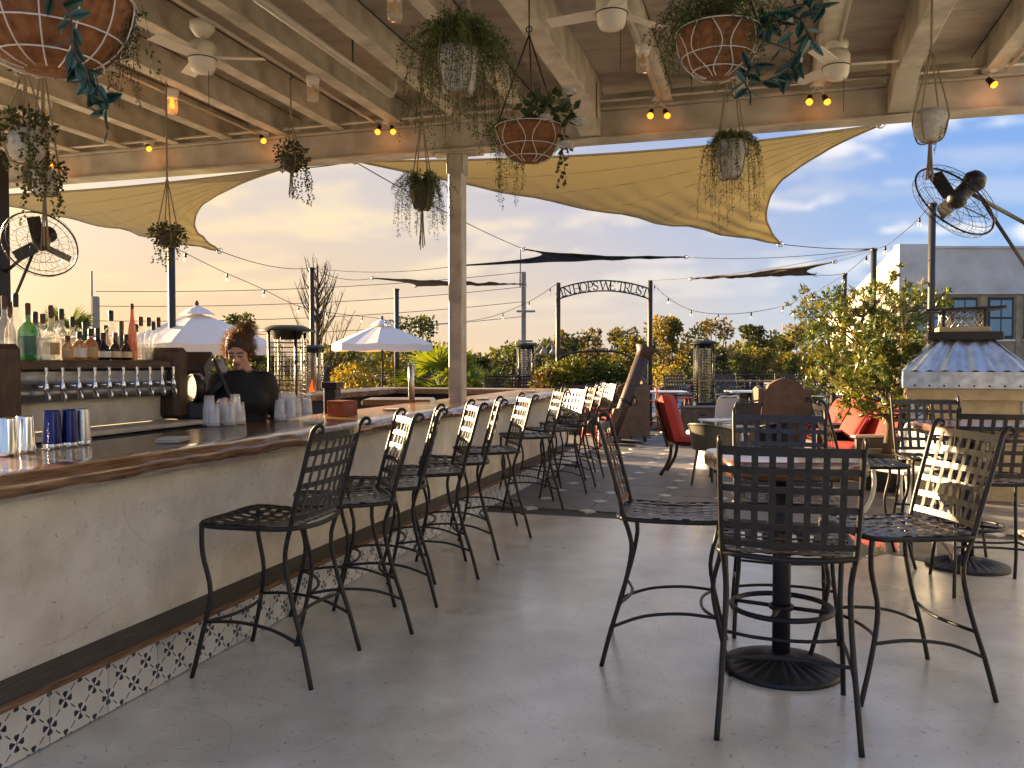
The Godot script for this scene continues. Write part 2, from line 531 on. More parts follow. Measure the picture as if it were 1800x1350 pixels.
func roof():
	var r := thing("pavilion_roof", "cream painted pavilion roof of deck panels and joists over the bar", "roof", Vector3(0, 3.55, -8))
	var o := Vector3(0, -3.55, 8)
	# front beam: web and flanges
	part("beam", MB.new().box(Vector3(-4.5, 3.70, -8.0) + o, Vector3(13.7, 0.24, 0.16), Basis.IDENTITY, 0.006), M.beam, r)
	part("bottom_flange", MB.new().box(Vector3(-4.5, 3.566, -8.0) + o, Vector3(13.7, 0.022, 0.24), Basis.IDENTITY, 0.004), M.beam, r)
	part("top_flange", MB.new().box(Vector3(-4.5, 3.835, -8.0) + o, Vector3(13.7, 0.026, 0.24), Basis.IDENTITY, 0.004), M.beam, r)
	var jm: Mesh = MB.new().box(Vector3.ZERO, Vector3(0.075, 0.25, 6.5), Basis.IDENTITY, 0.006).done()
	var lip: Mesh = MB.new().box(Vector3.ZERO, Vector3(0.13, 0.016, 6.5), Basis.IDENTITY, 0.003).done()
	var pm: Mesh = MB.new().box(Vector3.ZERO, Vector3(0.586, 0.02, 1.212), Basis.IDENTITY, 0.003).done()
	for i in range(-14, 6):
		var x := -1.56 + 0.667 * i
		var big: bool = i == 0 or i == 4
		if not big:
			part("joist", jm, M.joist, r, Vector3(x, 3.985, -5.0) + o)
			part("joist_lip", lip, M.joist, r, Vector3(x + 0.03, 3.857, -5.0) + o)
		for k in 5:
			part("panel", pm, M.roofdeck, r, Vector3(x + 0.3335, 4.122, -7.75 + 1.22 * k) + o)
	var gm := MB.new()
	gm.prism([Vector2(0, 0), Vector2(0.6, 0), Vector2(0.42, 0.07), Vector2(0.24, 0.19), Vector2(0.12, 0.235), Vector2(0.0, 0.235)], -0.09, 0.09)
	var gmesh: Mesh = gm.done()
	for x in [-1.56, 1.108]:
		part("girder", MB.new().box(Vector3(x, 3.95, -4.85) + o, Vector3(0.17, 0.32, 6.3), Basis.IDENTITY, 0.008), M.joist, r)
		var gp := part("gusset", gmesh, M.beam, r, Vector3(x, 3.82, -7.915) + o)
		gp.basis = Basis(Vector3(0, 0, 1), Vector3(1, 0, 0), Vector3(0, -1, 0))
		part("bolt", MB.new(true).lathe([Vector2(0.001, 0.02), Vector2(0.03, 0.016), Vector2(0.045, 0.0)], 10, Transform3D(Basis(Vector3(0, 0, -1), -PI / 2), Vector3(x + 0.09, 3.7, -7.82) + o)), M.beam, r)
		part("hanger_plate", MB.new().box(Vector3(x + 0.1, 3.86, -7.74) + o, Vector3(0.014, 0.3, 0.13), Basis.IDENTITY, 0.005), M.joist, r)
	part("rear_beam", MB.new().box(Vector3(-4.5, 3.7, -1.85) + o, Vector3(13.7, 0.3, 0.2)), M.beam, r)
	part("roof_sheet", MB.new().box(Vector3(-4.5, 4.2, -5.1) + o, Vector3(13.9, 0.08, 6.75)), M.joint, r)
	part("fascia", MB.new().box(Vector3(-4.5, 4.03, -8.45) + o, Vector3(13.9, 0.3, 0.03)), M.beam, r)
	# conduits along beam and joists
	var cm := mat("conduit", 0.5, 0.46, 0.4, 0.4, 0.3)
	part("conduit", MB.new(true).tube([Vector3(-11, 3.88, -7.8) + o, Vector3(2.3, 3.88, -7.8) + o], 0.014, 8), cm, r)
	for x in [-5.06, -3.7, -0.886, 0.54, 1.9]:
		part("conduit", MB.new(true).tube([Vector3(x, 3.835, -7.8) + o, Vector3(x, 3.835, -1.9) + o], 0.013, 8), cm, r)
	# a short drain pipe under the deck
	var dp: Array = [at(590, 115, 5.6), at(685, 183, 6.9)]
	var yy: float = 3.72
	var a: Vector3 = Vector3(-3.02, yy, -4.6)
	var b: Vector3 = Vector3(-3.02, yy, -6.6)
	part("drain_pipe", MB.new(true).tube([a + o, b + o, b + Vector3(0, 0.06, -0.05) + o, b + Vector3(0, 0.36, -0.05) + o], 0.03, 10), M.conduit, r)
	part("pipe_hanger", MB.new(true).tube([Vector3(-3.02, yy, -5.9) + o, Vector3(-3.02, 4.11, -5.9) + o], 0.007, 6), M.iron, r)
	# steel post through the bar top
	var p := thing("steel_post", "tan steel box post rising from the bar top to the roof beam", "post", Vector3(-2.95, 0, -8.02))
	part("shaft", MB.new().box(Vector3(0, 1.77, 0), Vector3(0.148, 3.54, 0.148), Basis.IDENTITY, 0.012), M.post, p)
	part("cap_plate", MB.new().box(Vector3(0, 3.545, 0), Vector3(0.5, 0.018, 0.2), Basis.IDENTITY, 0.003), M.beam, p)
	part("bracket", MB.new().box(Vector3(0.083, 3.44, 0), Vector3(0.016, 0.2, 0.14), Basis.IDENTITY, 0.003), M.beam, p)
	part("bracket", MB.new().box(Vector3(-0.083, 3.44, 0), Vector3(0.016, 0.2, 0.14), Basis.IDENTITY, 0.003), M.beam, p)
	p = thing("corner_post", "dark steel roof post beside the wire caged fan and bottles", "post", foot(2, 8.4))
	part("shaft", MB.new().box(Vector3(0, 1.77, 0), Vector3(0.14, 3.54, 0.14), Basis.IDENTITY, 0.01), M.iron, p)
	part("base_plate", MB.new().box(Vector3(0, 0.01, 0), Vector3(0.3, 0.02, 0.3)), M.iron, p)
	p = thing("fan_post", "roof post carrying the bracket of the tilted black fan", "post", Vector3(2.26, 0, -7.98))
	part("shaft", MB.new().box(Vector3(0, 1.77, 0), Vector3(0.14, 3.54, 0.14), Basis.IDENTITY, 0.01), M.post, p)
	part("base_plate", MB.new().box(Vector3(0, 0.01, 0), Vector3(0.3, 0.02, 0.3)), M.post, p)

func tile_texture() -> ImageTexture:
	var s := 192
	var img := Image.create(s, s, false, Image.FORMAT_RGB8)
	var blue := Color(0.12, 0.13, 0.24)
	var white := Color(0.88, 0.885, 0.88)
	for j in s:
		for i in s:
			var x := float(i) / s
			var y := float(j) / s
			var ink := 0.0
			for c in [[0.0, 0.0], [1.0, 0.0], [0.0, 1.0], [1.0, 1.0], [0.5, 0.5]]:
				var dx: float = x - c[0]
				var dy: float = y - c[1]
				var r := sqrt(dx * dx + dy * dy)
				if r < 0.022: ink = 1.0
				if r > 0.035 and r < 0.25:
					for ax in 4:
						var an := ax * PI / 2
						var u := dx * cos(an) + dy * sin(an)
						var v: float = abs(-dx * sin(an) + dy * cos(an))
						var t := (u - 0.035) / 0.19
						if t > 0 and t < 1 and v < 0.115 * pow(t, 0.85) * (1.0 - pow(t, 8.0)) and not (t > 0.85 and v < (t - 0.85) * 0.12): ink = 1.0
			for q in [[0.25, 0.25, 1.0], [0.75, 0.75, 1.0], [0.25, 0.75, -1.0], [0.75, 0.25, -1.0]]:
				var u2: float = ((x - q[0]) + (y - q[1]) * q[2]) * 0.7071
				var v2: float = abs((x - q[0]) - (y - q[1]) * q[2]) * 0.7071
				if abs(u2) < 0.10 and v2 < 0.016: ink = 0.85
			img.set_pixel(i, j, white.lerp(blue, ink))
	return ImageTexture.create_from_image(img)

func bar_counter():
	var bar := thing("bar_counter", "long white plaster bar with live edge wooden top and patterned tile base", "bar", Vector3(-2.8, 0, -5.6))
	var o := Vector3(2.8, 0, 5.6)
	var ns := FastNoiseLite.new()
	ns.seed = 8; ns.frequency = 0.9; ns.fractal_octaves = 4
	# wooden top in lengths, its front edge left wavy
	var joints := [1.2, -2.18, -4.9, -7.6, -10.2, -12.3]
	for k in joints.size() - 1:
		var z0: float = joints[k] - 0.004
		var z1: float = joints[k + 1] + 0.004
		var b := MB.new(true)
		var pf := [Vector2(-3.33, 1.0), Vector2(-3.33, 1.052), Vector2(-2.63, 1.055), Vector2(-2.605, 1.05), Vector2(-2.578, 1.03), Vector2(-2.572, 1.005), Vector2(-2.59, 0.975), Vector2(-2.64, 0.962), Vector2(-3.33, 0.965)]
		var nz := int(ceil((z0 - z1) / 0.06))
		var rows := []
		for i in nz + 1:
			var z: float = lerp(z0, z1, float(i) / nz)
			var row := []
			for q in pf.size():
				var v: Vector2 = pf[q]
				if q >= 2 and q <= 7:
					v.x += ns.get_noise_2d(z * 1.0, 0) * 0.035 + ns.get_noise_2d(z * 3.5, 5 + q * 0.35) * (0.022 if q > 3 else 0.01)
					if q > 3: v.y += ns.get_noise_2d(z * 2.0, 40 + q) * 0.01
				row.append(Vector3(v.x, v.y, z) + o)
			rows.append(row)
		for i in nz:
			for q in pf.size() - 1:
				b.quad(rows[i][q], rows[i][q + 1], rows[i + 1][q + 1], rows[i + 1][q])
		b.sm(false)
		for e in [0, nz]:
			for q in range(1, pf.size() - 1):
				b.tri(rows[e][0], rows[e][q], rows[e][q + 1])
		part("top_slab", b, M.bartop, bar)
	# plaster front, in two lengths with a dark joint at the post
	var w := MB.new()
	for s in [[1.2, -7.93], [-7.945, -12.2]]:
		var z0: float = s[0]
		var z1: float = s[1]
		w.box(Vector3(-2.87, 0.6, (z0 + z1) / 2) + o, Vector3(0.17, 0.73, z0 - z1))
	part("plaster_front", w, M.stucco, bar)
	part("front_core", MB.new().box(Vector3(-2.88, 0.48, -5.5) + o, Vector3(0.14, 0.96, 13.38)), M.joint, bar)
	part("trim", MB.new().box(Vector3(-2.772, 0.942, -5.5) + o, Vector3(0.03, 0.036, 13.4), Basis.IDENTITY, 0.005), M.panel, bar)
	part("foot_ledge", MB.new().box(Vector3(-2.69, 0.232, -5.5) + o, Vector3(0.2, 0.024, 13.4), Basis.IDENTITY, 0.004), M.ledge, bar)
	part("ledge_nosing", MB.new().box(Vector3(-2.585, 0.227, -5.5) + o, Vector3(0.02, 0.026, 13.4), Basis.IDENTITY, 0.004), M.ledge_edge, bar)
	part("ledge_core", MB.new().box(Vector3(-2.71, 0.11, -5.5) + o, Vector3(0.19, 0.216, 13.38)), M.joint, bar)
	# printed tiles
	var tm := StandardMaterial3D.new()
	tm.albedo_texture = tile_texture()
	tm.roughness = 0.28
	tm.texture_filter = BaseMaterial3D.TEXTURE_FILTER_LINEAR_WITH_MIPMAPS
	var st := SurfaceTool.new()
	st.begin(Mesh.PRIMITIVE_TRIANGLES)
	var uvq := func(p: Array, uv: Array):
		for i in [0, 1, 2, 0, 2, 3]:
			st.set_uv(uv[i]); st.add_vertex(p[i])
	var hz := 0.1485
	var hy := 0.21
	uvq.call([Vector3(0.006, 0, hz), Vector3(0.006, hy, hz), Vector3(0.006, hy, -hz), Vector3(0.006, 0, -hz)], [Vector2(0, 1.45), Vector2(0, 0.05), Vector2(2, 0.05), Vector2(2, 1.45)])
	uvq.call([Vector3(0, 0, -hz), Vector3(0.006, 0, -hz), Vector3(0.006, hy, -hz), Vector3(0, hy, -hz)], [Vector2(0.25, 0.03), Vector2(0.25, 0.03), Vector2(0.25, 0.03), Vector2(0.25, 0.03)])
	uvq.call([Vector3(0, 0, hz), Vector3(0.006, 0, hz), Vector3(0.006, hy, hz), Vector3(0, hy, hz)], [Vector2(0.25, 0.03), Vector2(0.25, 0.03), Vector2(0.25, 0.03), Vector2(0.25, 0.03)])
	st.generate_normals()
	var tmesh := st.commit()
	for k in 40:
		part("tile", tmesh, tm, bar, Vector3(-2.605, 0.004, -0.3 - 0.3 * k) + o)
	# the end face and the returns behind
	part("end_wall", MB.new().box(Vector3(-2.9, 0.49, -12.22) + o, Vector3(0.3, 0.94, 0.06)), M.stucco, bar)
	var back := thing("back_counter", "inner bar counter with pale wood top and dark front along the far side", "bar", Vector3(-5.5, 0, -9))
	o = Vector3(5.5, 0, 9)
	mat("paletop", 0.48, 0.3, 0.16, 0.25, 0.0, T.grain, Vector3(4, 4, 0.4))
	mat("navy", 0.02, 0.025, 0.04, 0.6)
	part("far_top", MB.new().box(Vector3(-4.25, 1.01, -12.0) + o, Vector3(2.08, 0.085, 0.55), Basis.IDENTITY, 0.012), M.paletop, back)
	part("far_front", MB.new().box(Vector3(-4.5, 0.48, -12.05) + o, Vector3(2.0, 0.96, 0.3)), M.navy, back)
	part("side_top", MB.new().box(Vector3(-5.58, 1.01, -7.2) + o, Vector3(0.56, 0.085, 10.15), Basis.IDENTITY, 0.012), M.paletop, back)
	part("side_front", MB.new().box(Vector3(-5.62, 0.48, -7.2) + o, Vector3(0.3, 0.96, 10.1)), M.navy, back)
	part("inner_shelf", MB.new().box(Vector3(-3.34, 0.80, -6.5) + o, Vector3(0.24, 0.04, 11), Basis.IDENTITY, 0.006), M.steel, back)
	# a slab work table inside the bar with a steel pipe standing on it
	var wt := thing("work_table", "low slab work table standing inside the bar", "table", foot(702, 8.9))
	var lw := MB.new(true)
	part("slab_top", MB.new().box(Vector3(0, 1.035, 0), Vector3(0.72, 0.07, 0.6), Basis(Vector3.UP, 0.3), 0.02), M.baredge, wt)
	part("pedestal", MB.new().box(Vector3(0, 0.5, 0), Vector3(0.5, 1.0, 0.4), Basis(Vector3.UP, 0.3)), M.navy, wt)
	var sp := thing("steel_pipe", "galvanised steel pipe standing upright on the slab work table", "pipe", foot(723, 8.8, 1.07))
	part("pipe", MB.new(true).tube([Vector3(0, 0, 0), Vector3(0, 0.36, 0)], 0.034, 14), M.galv, sp)
	part("cap", MB.new(true).lathe([Vector2(0.038, 0.355), Vector2(0.038, 0.372), Vector2(0.0, 0.378)], 14), M.galv, sp)

# ---------- woven iron chairs ----------
func ribbon(pts: Array, side: Callable, w: float, t: float) -> ArrayMesh:
	var b := MB.new(false)
	for i in pts.size() - 1:
		var a: Vector3 = pts[i]
		var c: Vector3 = pts[i + 1]
		var d := (c - a).normalized()
		var s: Vector3 = side.call(i)
		var n := s.cross(d).normalized() * t * 0.5
		s = s * w * 0.5
		b.quad(a - s + n, a + s + n, c + s + n, c - s + n)
		b.quad(c - s - n, c + s - n, a + s - n, a - s - n)
		b.quad(a + s + n, a + s - n, c + s - n, c + s + n)
		b.quad(a - s - n, a - s + n, c - s + n, c - s - n)
	return b.done()
func make_stool() -> Node3D:
	var s := thing("bar_stool", "", "bar stool")
	var SH := 0.715
	for sg in [-1.0, 1.0]:
		var back := curve([Vector3(sg * 0.262, 0, 0.33), Vector3(sg * 0.25, 0.18, 0.285), Vector3(sg * 0.238, 0.38, 0.225), Vector3(sg * 0.233, 0.56, 0.19), Vector3(sg * 0.24, 0.66, 0.205), Vector3(sg * 0.247, SH, 0.225), Vector3(sg * 0.252, 0.82, 0.25), Vector3(sg * 0.256, 1.0, 0.30), Vector3(sg * 0.258, 1.13, 0.335), Vector3(sg * 0.258, 1.165, 0.35), Vector3(sg * 0.258, 1.182, 0.37), Vector3(sg * 0.258, 1.175, 0.392), Vector3(sg * 0.258, 1.155, 0.39), Vector3(sg * 0.258, 1.152, 0.373)], 3)
		var rr := []
		for i in back.size():
			rr.append(0.0115 if i < 26 else lerp(0.0115, 0.006, clamp((i - 26) / 13.0, 0, 1)))
		part("rear_leg", MB.new(true).tube(back, rr, 7), M.iron, s)
		part("front_leg", MB.new(true).tube(curve([Vector3(sg * 0.262, 0, -0.275), Vector3(sg * 0.252, 0.2, -0.225), Vector3(sg * 0.236, 0.4, -0.19), Vector3(sg * 0.243, 0.58, -0.225), Vector3(sg * 0.247, SH, -0.225)], 4), 0.0115, 7), M.iron, s)
		part("side_rail", MB.new(true).tube(curve([Vector3(sg * 0.252, 0.19, 0.282), Vector3(sg * 0.25, 0.25, 0.13), Vector3(sg * 0.247, 0.272, -0.05), Vector3(sg * 0.249, 0.262, -0.21)], 5), 0.008, 6), M.iron, s)
	part("front_stretcher", MB.new(true).tube(curve([Vector3(-0.25, 0.262, -0.21), Vector3(-0.13, 0.262, -0.155), Vector3(0.0, 0.262, -0.14), Vector3(0.13, 0.262, -0.155), Vector3(0.25, 0.262, -0.21)], 4), 0.008, 6), M.iron, s)
	part("rear_stretcher", MB.new(true).tube(curve([Vector3(-0.247, 0.30, 0.248), Vector3(0.0, 0.30, 0.20), Vector3(0.247, 0.30, 0.248)], 5), 0.008, 6), M.iron, s)
	# seat frame: bowed front and back
	var fr := curve([Vector3(-0.25, SH, -0.225), Vector3(0, SH, -0.245), Vector3(0.25, SH, -0.225), Vector3(0.247, SH - 0.008, 0), Vector3(0.247, SH, 0.225), Vector3(0, SH - 0.012, 0.265), Vector3(-0.247, SH, 0.225), Vector3(-0.247, SH - 0.008, 0)], 4, true)
	part("seat_frame", MB.new(true).tube(fr, 0.012, 6, true), M.iron, s)
	# seat straps, woven over and under
	var NW := 7
	var seat_y := func(x: float, z: float) -> float: return SH + 0.006 - 0.022 * (1.0 - pow(x / 0.25, 2)) * (1.0 - pow(z / 0.24, 2))
	for k in NW:
		var x := -0.25 + 0.5 * (k + 0.5) / NW
		var pz := []
		for i in 15:
			var z := -0.235 + 0.48 * i / 14.0
			pz.append(Vector3(x, seat_y.call(x, z) + (0.002 if (i + k) % 2 else -0.002) * sin(PI * clamp(i / 14.0, 0.01, 0.99)), z))
		part("seat_strap", ribbon(pz, func(_i): return Vector3.RIGHT, 0.036, 0.003), M.strap, s)
		var z2 := -0.235 + 0.48 * (k + 0.5) / NW
		var px := []
		for i in 15:
			var x3 := -0.248 + 0.496 * i / 14.0
			px.append(Vector3(x3, seat_y.call(x3, z2) + (-0.002 if (i + k) % 2 else 0.002), z2))
		part("seat_strap", ribbon(px, func(_i): return Vector3.FORWARD, 0.034, 0.003), M.strap, s)
	# back straps, bowed backwards
	var bk := func(x: float, y: float) -> Vector3: return Vector3(x, y, 0.228 + (y - 0.74) * 0.278 + 0.03 * (1.0 - pow(x / 0.257, 2)))
	for k in 7:
		var x := -0.256 + 0.512 * (k + 1) / 8.0
		var py := []
		for i in 13:
			var p: Vector3 = bk.call(x, 0.755 + 0.375 * i / 12.0)
			p.z += (0.0014 if (i + k) % 2 else -0.0014)
			py.append(p)
		part("back_strap", ribbon(py, func(_i): return Vector3.RIGHT, 0.025, 0.003), M.strap, s)
	for k in 6:
		var y := 0.757 + 0.372 * k / 5.0
		var px := []
		for i in 17:
			px.append(bk.call(-0.254 + 0.508 * i / 16.0, y) + Vector3(0, 0, 0 if k == 5 or k == 0 else (-0.0014 if (i + k) % 2 else 0.0014)))
		part("back_rail" if k == 5 else "back_strap", ribbon(px, func(_i): return Vector3(0, 0.963, 0.268), 0.036 if k == 5 else 0.027, 0.004), M.strap, s)
	return s
func bar_table(pos: Vector3, turn: float, label: String):
	var t := thing("pedestal_table", label, "table", pos, turn, "high pedestal tables")
	var ns := FastNoiseLite.new()
	ns.seed = int(pos.x * 100) + 7; ns.frequency = 0.8
	var b := MB.new(true)
	var lv := [[0.945, 0.93], [0.96, 0.99], [0.99, 1.0], [1.015, 0.985], [1.025, 0.965]]
	var rings := []
	for l in lv:
		var rg := []
		for k in 48:
			var a := TAU * k / 48.0
			var c := cos(a); var s := sin(a)
			var q: float = pow(pow(abs(c), 6) + pow(abs(s), 6), -1.0 / 6.0)
			var w: float = 1.0 + ns.get_noise_2d(c * 2, s * 2) * 0.04
			rg.append(Vector3(c * q * 0.325 * w * l[1], l[0], s * q * 0.325 * w * l[1]))
		rings.append(rg)
	for i in rings.size() - 1:
		for k in 48:
			b.quad(rings[i][k], rings[i][(k + 1) % 48], rings[i + 1][(k + 1) % 48], rings[i + 1][k])
	b.sm(false)
	for k in range(1, 47):
		b.tri(rings[4][0], rings[4][k], rings[4][k + 1])
		b.tri(rings[0][0], rings[0][k + 1], rings[0][k])
	part("table_top", b, M.tablewood, t)
	part("column", MB.new(true).tube([Vector3(0, 0.05, 0), Vector3(0, 0.935, 0)], 0.042, 16), M.castiron, t)
	part("top_plate", MB.new().box(Vector3(0, 0.933, 0), Vector3(0.4, 0.02, 0.4), Basis.IDENTITY, 0.004), M.castiron, t)
	var ba := MB.new(true)
	var N := 72
	var prof := func(u: float, a: float) -> Vector3:
		var r: float = lerp(0.045, 0.27, u)
		var y: float = lerp(0.085, 0.022, pow(u, 0.6))
		var rib: float = 0.009 * sin(PI * clamp((u - 0.05) / 0.9, 0, 1)) * (1.0 if int(round(a / TAU * N)) % 3 == 0 else 0.0)
		return Vector3(cos(a) * r, y + rib, sin(a) * r)
	for i in 6:
		for k in N:
			ba.quad(prof.call(i / 6.0, TAU * k / N), prof.call(i / 6.0, TAU * (k + 1) / N), prof.call((i + 1) / 6.0, TAU * (k + 1) / N), prof.call((i + 1) / 6.0, TAU * k / N))
	ba.lathe([Vector2(0.27, 0.022), Vector2(0.275, 0.012), Vector2(0.275, 0.0), Vector2(0.0, 0.0)], 36)
	part("base", ba, M.castiron, t)
	part("foot_ring", MB.new(true).tube(ring(Vector3(0, 0.3, 0), 0.23, 32), 0.013, 8, true), M.castiron, t)
	part("foot_ring", MB.new(true).tube(ring(Vector3(0, 0.3, 0), 0.05, 16), 0.012, 8, true), M.castiron, t)
	for k in 4:
		var a := TAU * k / 4 + 0.5
		part("ring_spoke", MB.new(true).tube([Vector3(cos(a) * 0.04, 0.3, sin(a) * 0.04), Vector3(cos(a) * 0.23, 0.3, sin(a) * 0.23)], 0.01, 6), M.castiron, t)
	return t

func seating():
	var st := make_stool()
	var G := "woven iron bar stools"
	st.set_meta("group", G)
	st.set_meta("label", "woven iron bar stool squared to the counter, sixth from the post towards the taps")
	# facing -X is a turn of +90 degrees
	st.position = Vector3(-2.26, 0, -3.56)
	st.rotation.y = PI / 2 + 0.05
	var ord := ["first", "second", "third", "fourth", "fifth"]
	var spots := [  # x, z, turn towards the camera
		[-2.21, -4.18, 0.6], [-2.25, -4.76, 0.4], [-2.23, -5.40, 0.5], [-2.25, -6.02, 0.36], [-2.24, -6.78, 0.5],
		[-2.28, -8.2, 0.42], [-2.26, -9.06, 0.8], [-2.25, -9.74, 0.43], [-2.3, -10.58, 0.4], [-2.34, -11.58, 0.6]]
	for i in spots.size():
		var s = spots[i]
		var lab := "woven iron bar stool turned out from the counter, %s before the post" % ord[4 - i] if i < 5 else "woven iron bar stool turned out from the counter, %s beyond the post" % ord[i - 5]
		dup(st, "bar_stool", Vector3(s[0], 0, s[1]), PI / 2 + s[2], lab, G)
	# high table with four chairs
	bar_table(Vector3(0.1, 0, -4.18), 0.28, "high wooden pedestal table whose four stools all stand around it")
	dup(st, "bar_stool", Vector3(0.1, 0, -3.65), 0.02 + 0.0, "woven stool backed up to the high table, its dark back hiding the pedestal", G)
	dup(st, "bar_stool", Vector3(-0.42, 0, -4.26), -PI / 2 + 0.08, "woven stool at the high table on the side facing the bar", G)
	dup(st, "bar_stool", Vector3(0.58, 0, -4.16), PI / 2 + 0.36, "woven stool at the high table with its straps lit gold by the sun", G)
	dup(st, "bar_stool", Vector3(0.12, 0, -4.86), PI + 0.05, "woven stool across the high table towards the lounge chairs", G)
	bar_table(Vector3(1.42, 0, -6.65), 0.1, "high wooden pedestal table beside the stucco fireplace")
	dup(st, "bar_stool", Vector3(1.40, 0, -6.08), 0.05, "woven stool backed away from the table beside the fireplace", G)
	dup(st, "bar_stool", Vector3(0.75, 0, -6.7), -PI / 2 + 0.12, "woven stool at the fireplace table on the side of the red armchairs", G)
	dup(st, "bar_stool", Vector3(1.33, 0, -7.25), PI + 0.12, "woven stool between the table and the fireplace hood", G)

# ---------- behind the bar ----------
func on_x(px: float, py: float, X: float) -> Vector3:
	var d := dirpx(px, py)
	return Vector3(0, EYE, 0) + d * (X / d.x)
func glassmat(key: String, r: float, g: float, b: float, a: float) -> StandardMaterial3D:
	var m := StandardMaterial3D.new()
	var c := Color(r, g, b).linear_to_srgb()
	c.a = a
	m.albedo_color = c
	m.transparency = BaseMaterial3D.TRANSPARENCY_ALPHA
	m.roughness = 0.06
	m.cull_mode = BaseMaterial3D.CULL_DISABLED
	M[key] = m
	return m
func tap_wall():
	var X := -3.88
	var z0 := -3.50
	var z1 := -5.0
	var w := thing("tap_tower", "dark timber beer tap tower with steel front standing behind the bar", "tap tower", Vector3(X, 1.06, (z0 + z1) / 2))
	var o := -w.position
	part("shelf", MB.new().box(Vector3(X - 0.13, 1.445, (z0 + z1) / 2) + o, Vector3(0.3, 0.055, 1.5), Basis.IDENTITY, 0.008), M.shelfwood, w)
	var ps := [[z0 + 0.0, 0.24], [-4.92, 0.14]]
	for p in ps:
		part("end_post", MB.new().box(Vector3(X - 0.12, 1.315, p[0]) + o, Vector3(0.36, 0.49, p[1]), Basis.IDENTITY, 0.03), M.oldwood, w)
	part("back_board", MB.new().box(Vector3(X - 0.2, 1.32, (z0 + z1) / 2) + o, Vector3(0.03, 0.2, 1.5)), M.oldwood, w)
	var sb := MB.new(true)
	var pf := [Vector2(-0.1, 1.415), Vector2(-0.01, 1.415), Vector2(-0.005, 1.40), Vector2(-0.025, 1.335), Vector2(0.01, 1.31), Vector2(0.02, 1.285), Vector2(0.012, 1.255), Vector2(-0.01, 1.235), Vector2(-0.1, 1.23)]
	for i in pf.size() - 1:
		var a: Vector2 = pf[i]
		var b: Vector2 = pf[i + 1]
		sb.quad(Vector3(X + a.x, a.y, z0 - 0.1) + o, Vector3(X + a.x, a.y, z1 + 0.1) + o, Vector3(X + b.x, b.y, z1 + 0.1) + o, Vector3(X + b.x, b.y, z0 - 0.1) + o)
	part("steel_front", sb, M.tapsteel, w)
	part("splash_panel", MB.new().box(Vector3(X - 0.09, 1.15, (z0 + z1) / 2) + o, Vector3(0.03, 0.17, 1.4)), M.panel, w)
	var txs := [70, 99, 128, 156, 181.5, 206.5, 230.5, 253.5, 275, 295]
	for px in txs:
		var p := on_x(px, 690, X + 0.03)
		var t := part("tap", MB.new(true).lathe([Vector2(0.0, -0.075), Vector2(0.008, -0.07), Vector2(0.009, -0.03), Vector2(0.016, -0.02), Vector2(0.017, 0.0), Vector2(0.012, 0.012), Vector2(0.012, 0.02), Vector2(0.007, 0.028), Vector2(0.007, 0.04)], 10), M.chrome, w, Vector3(X + 0.075, 1.325, p.z) + o)
		part("handle", MB.new(true).lathe([Vector2(0.006, 0.035), Vector2(0.008, 0.05), Vector2(0.012, 0.10), Vector2(0.011, 0.107), Vector2(0.0, 0.11)], 10), M.chrome, t)
		part("shank", MB.new(true).tube([Vector3(-0.1, 0.0, 0), Vector3(0, 0.0, 0)], 0.012, 8), M.chrome, t)
		part("spout", MB.new(true).tube([Vector3(0, -0.02, 0), Vector3(0.02, -0.05, 0), Vector3(0.022, -0.085, 0)], 0.008, 8), M.chrome, t)
	var c := thing("back_bar", "back bar counter with pale stone slab and speckled granite front", "counter", Vector3(-3.95, 0, -4.2))
	o = -c.position
	part("slab", MB.new().box(Vector3(-3.93, 1.045, -4.25) + o, Vector3(0.46, 0.03, 1.9), Basis.IDENTITY, 0.006), M.panel, c)
	part("granite_front", MB.new().box(Vector3(-3.66, 0.94, -4.3) + o, Vector3(0.1, 0.14, 2.3), Basis.IDENTITY, 0.006), M.granite, c)
	part("cabinet", MB.new().box(Vector3(-3.95, 0.51, -4.25) + o, Vector3(0.48, 1.02, 1.86)), M.navy, c)

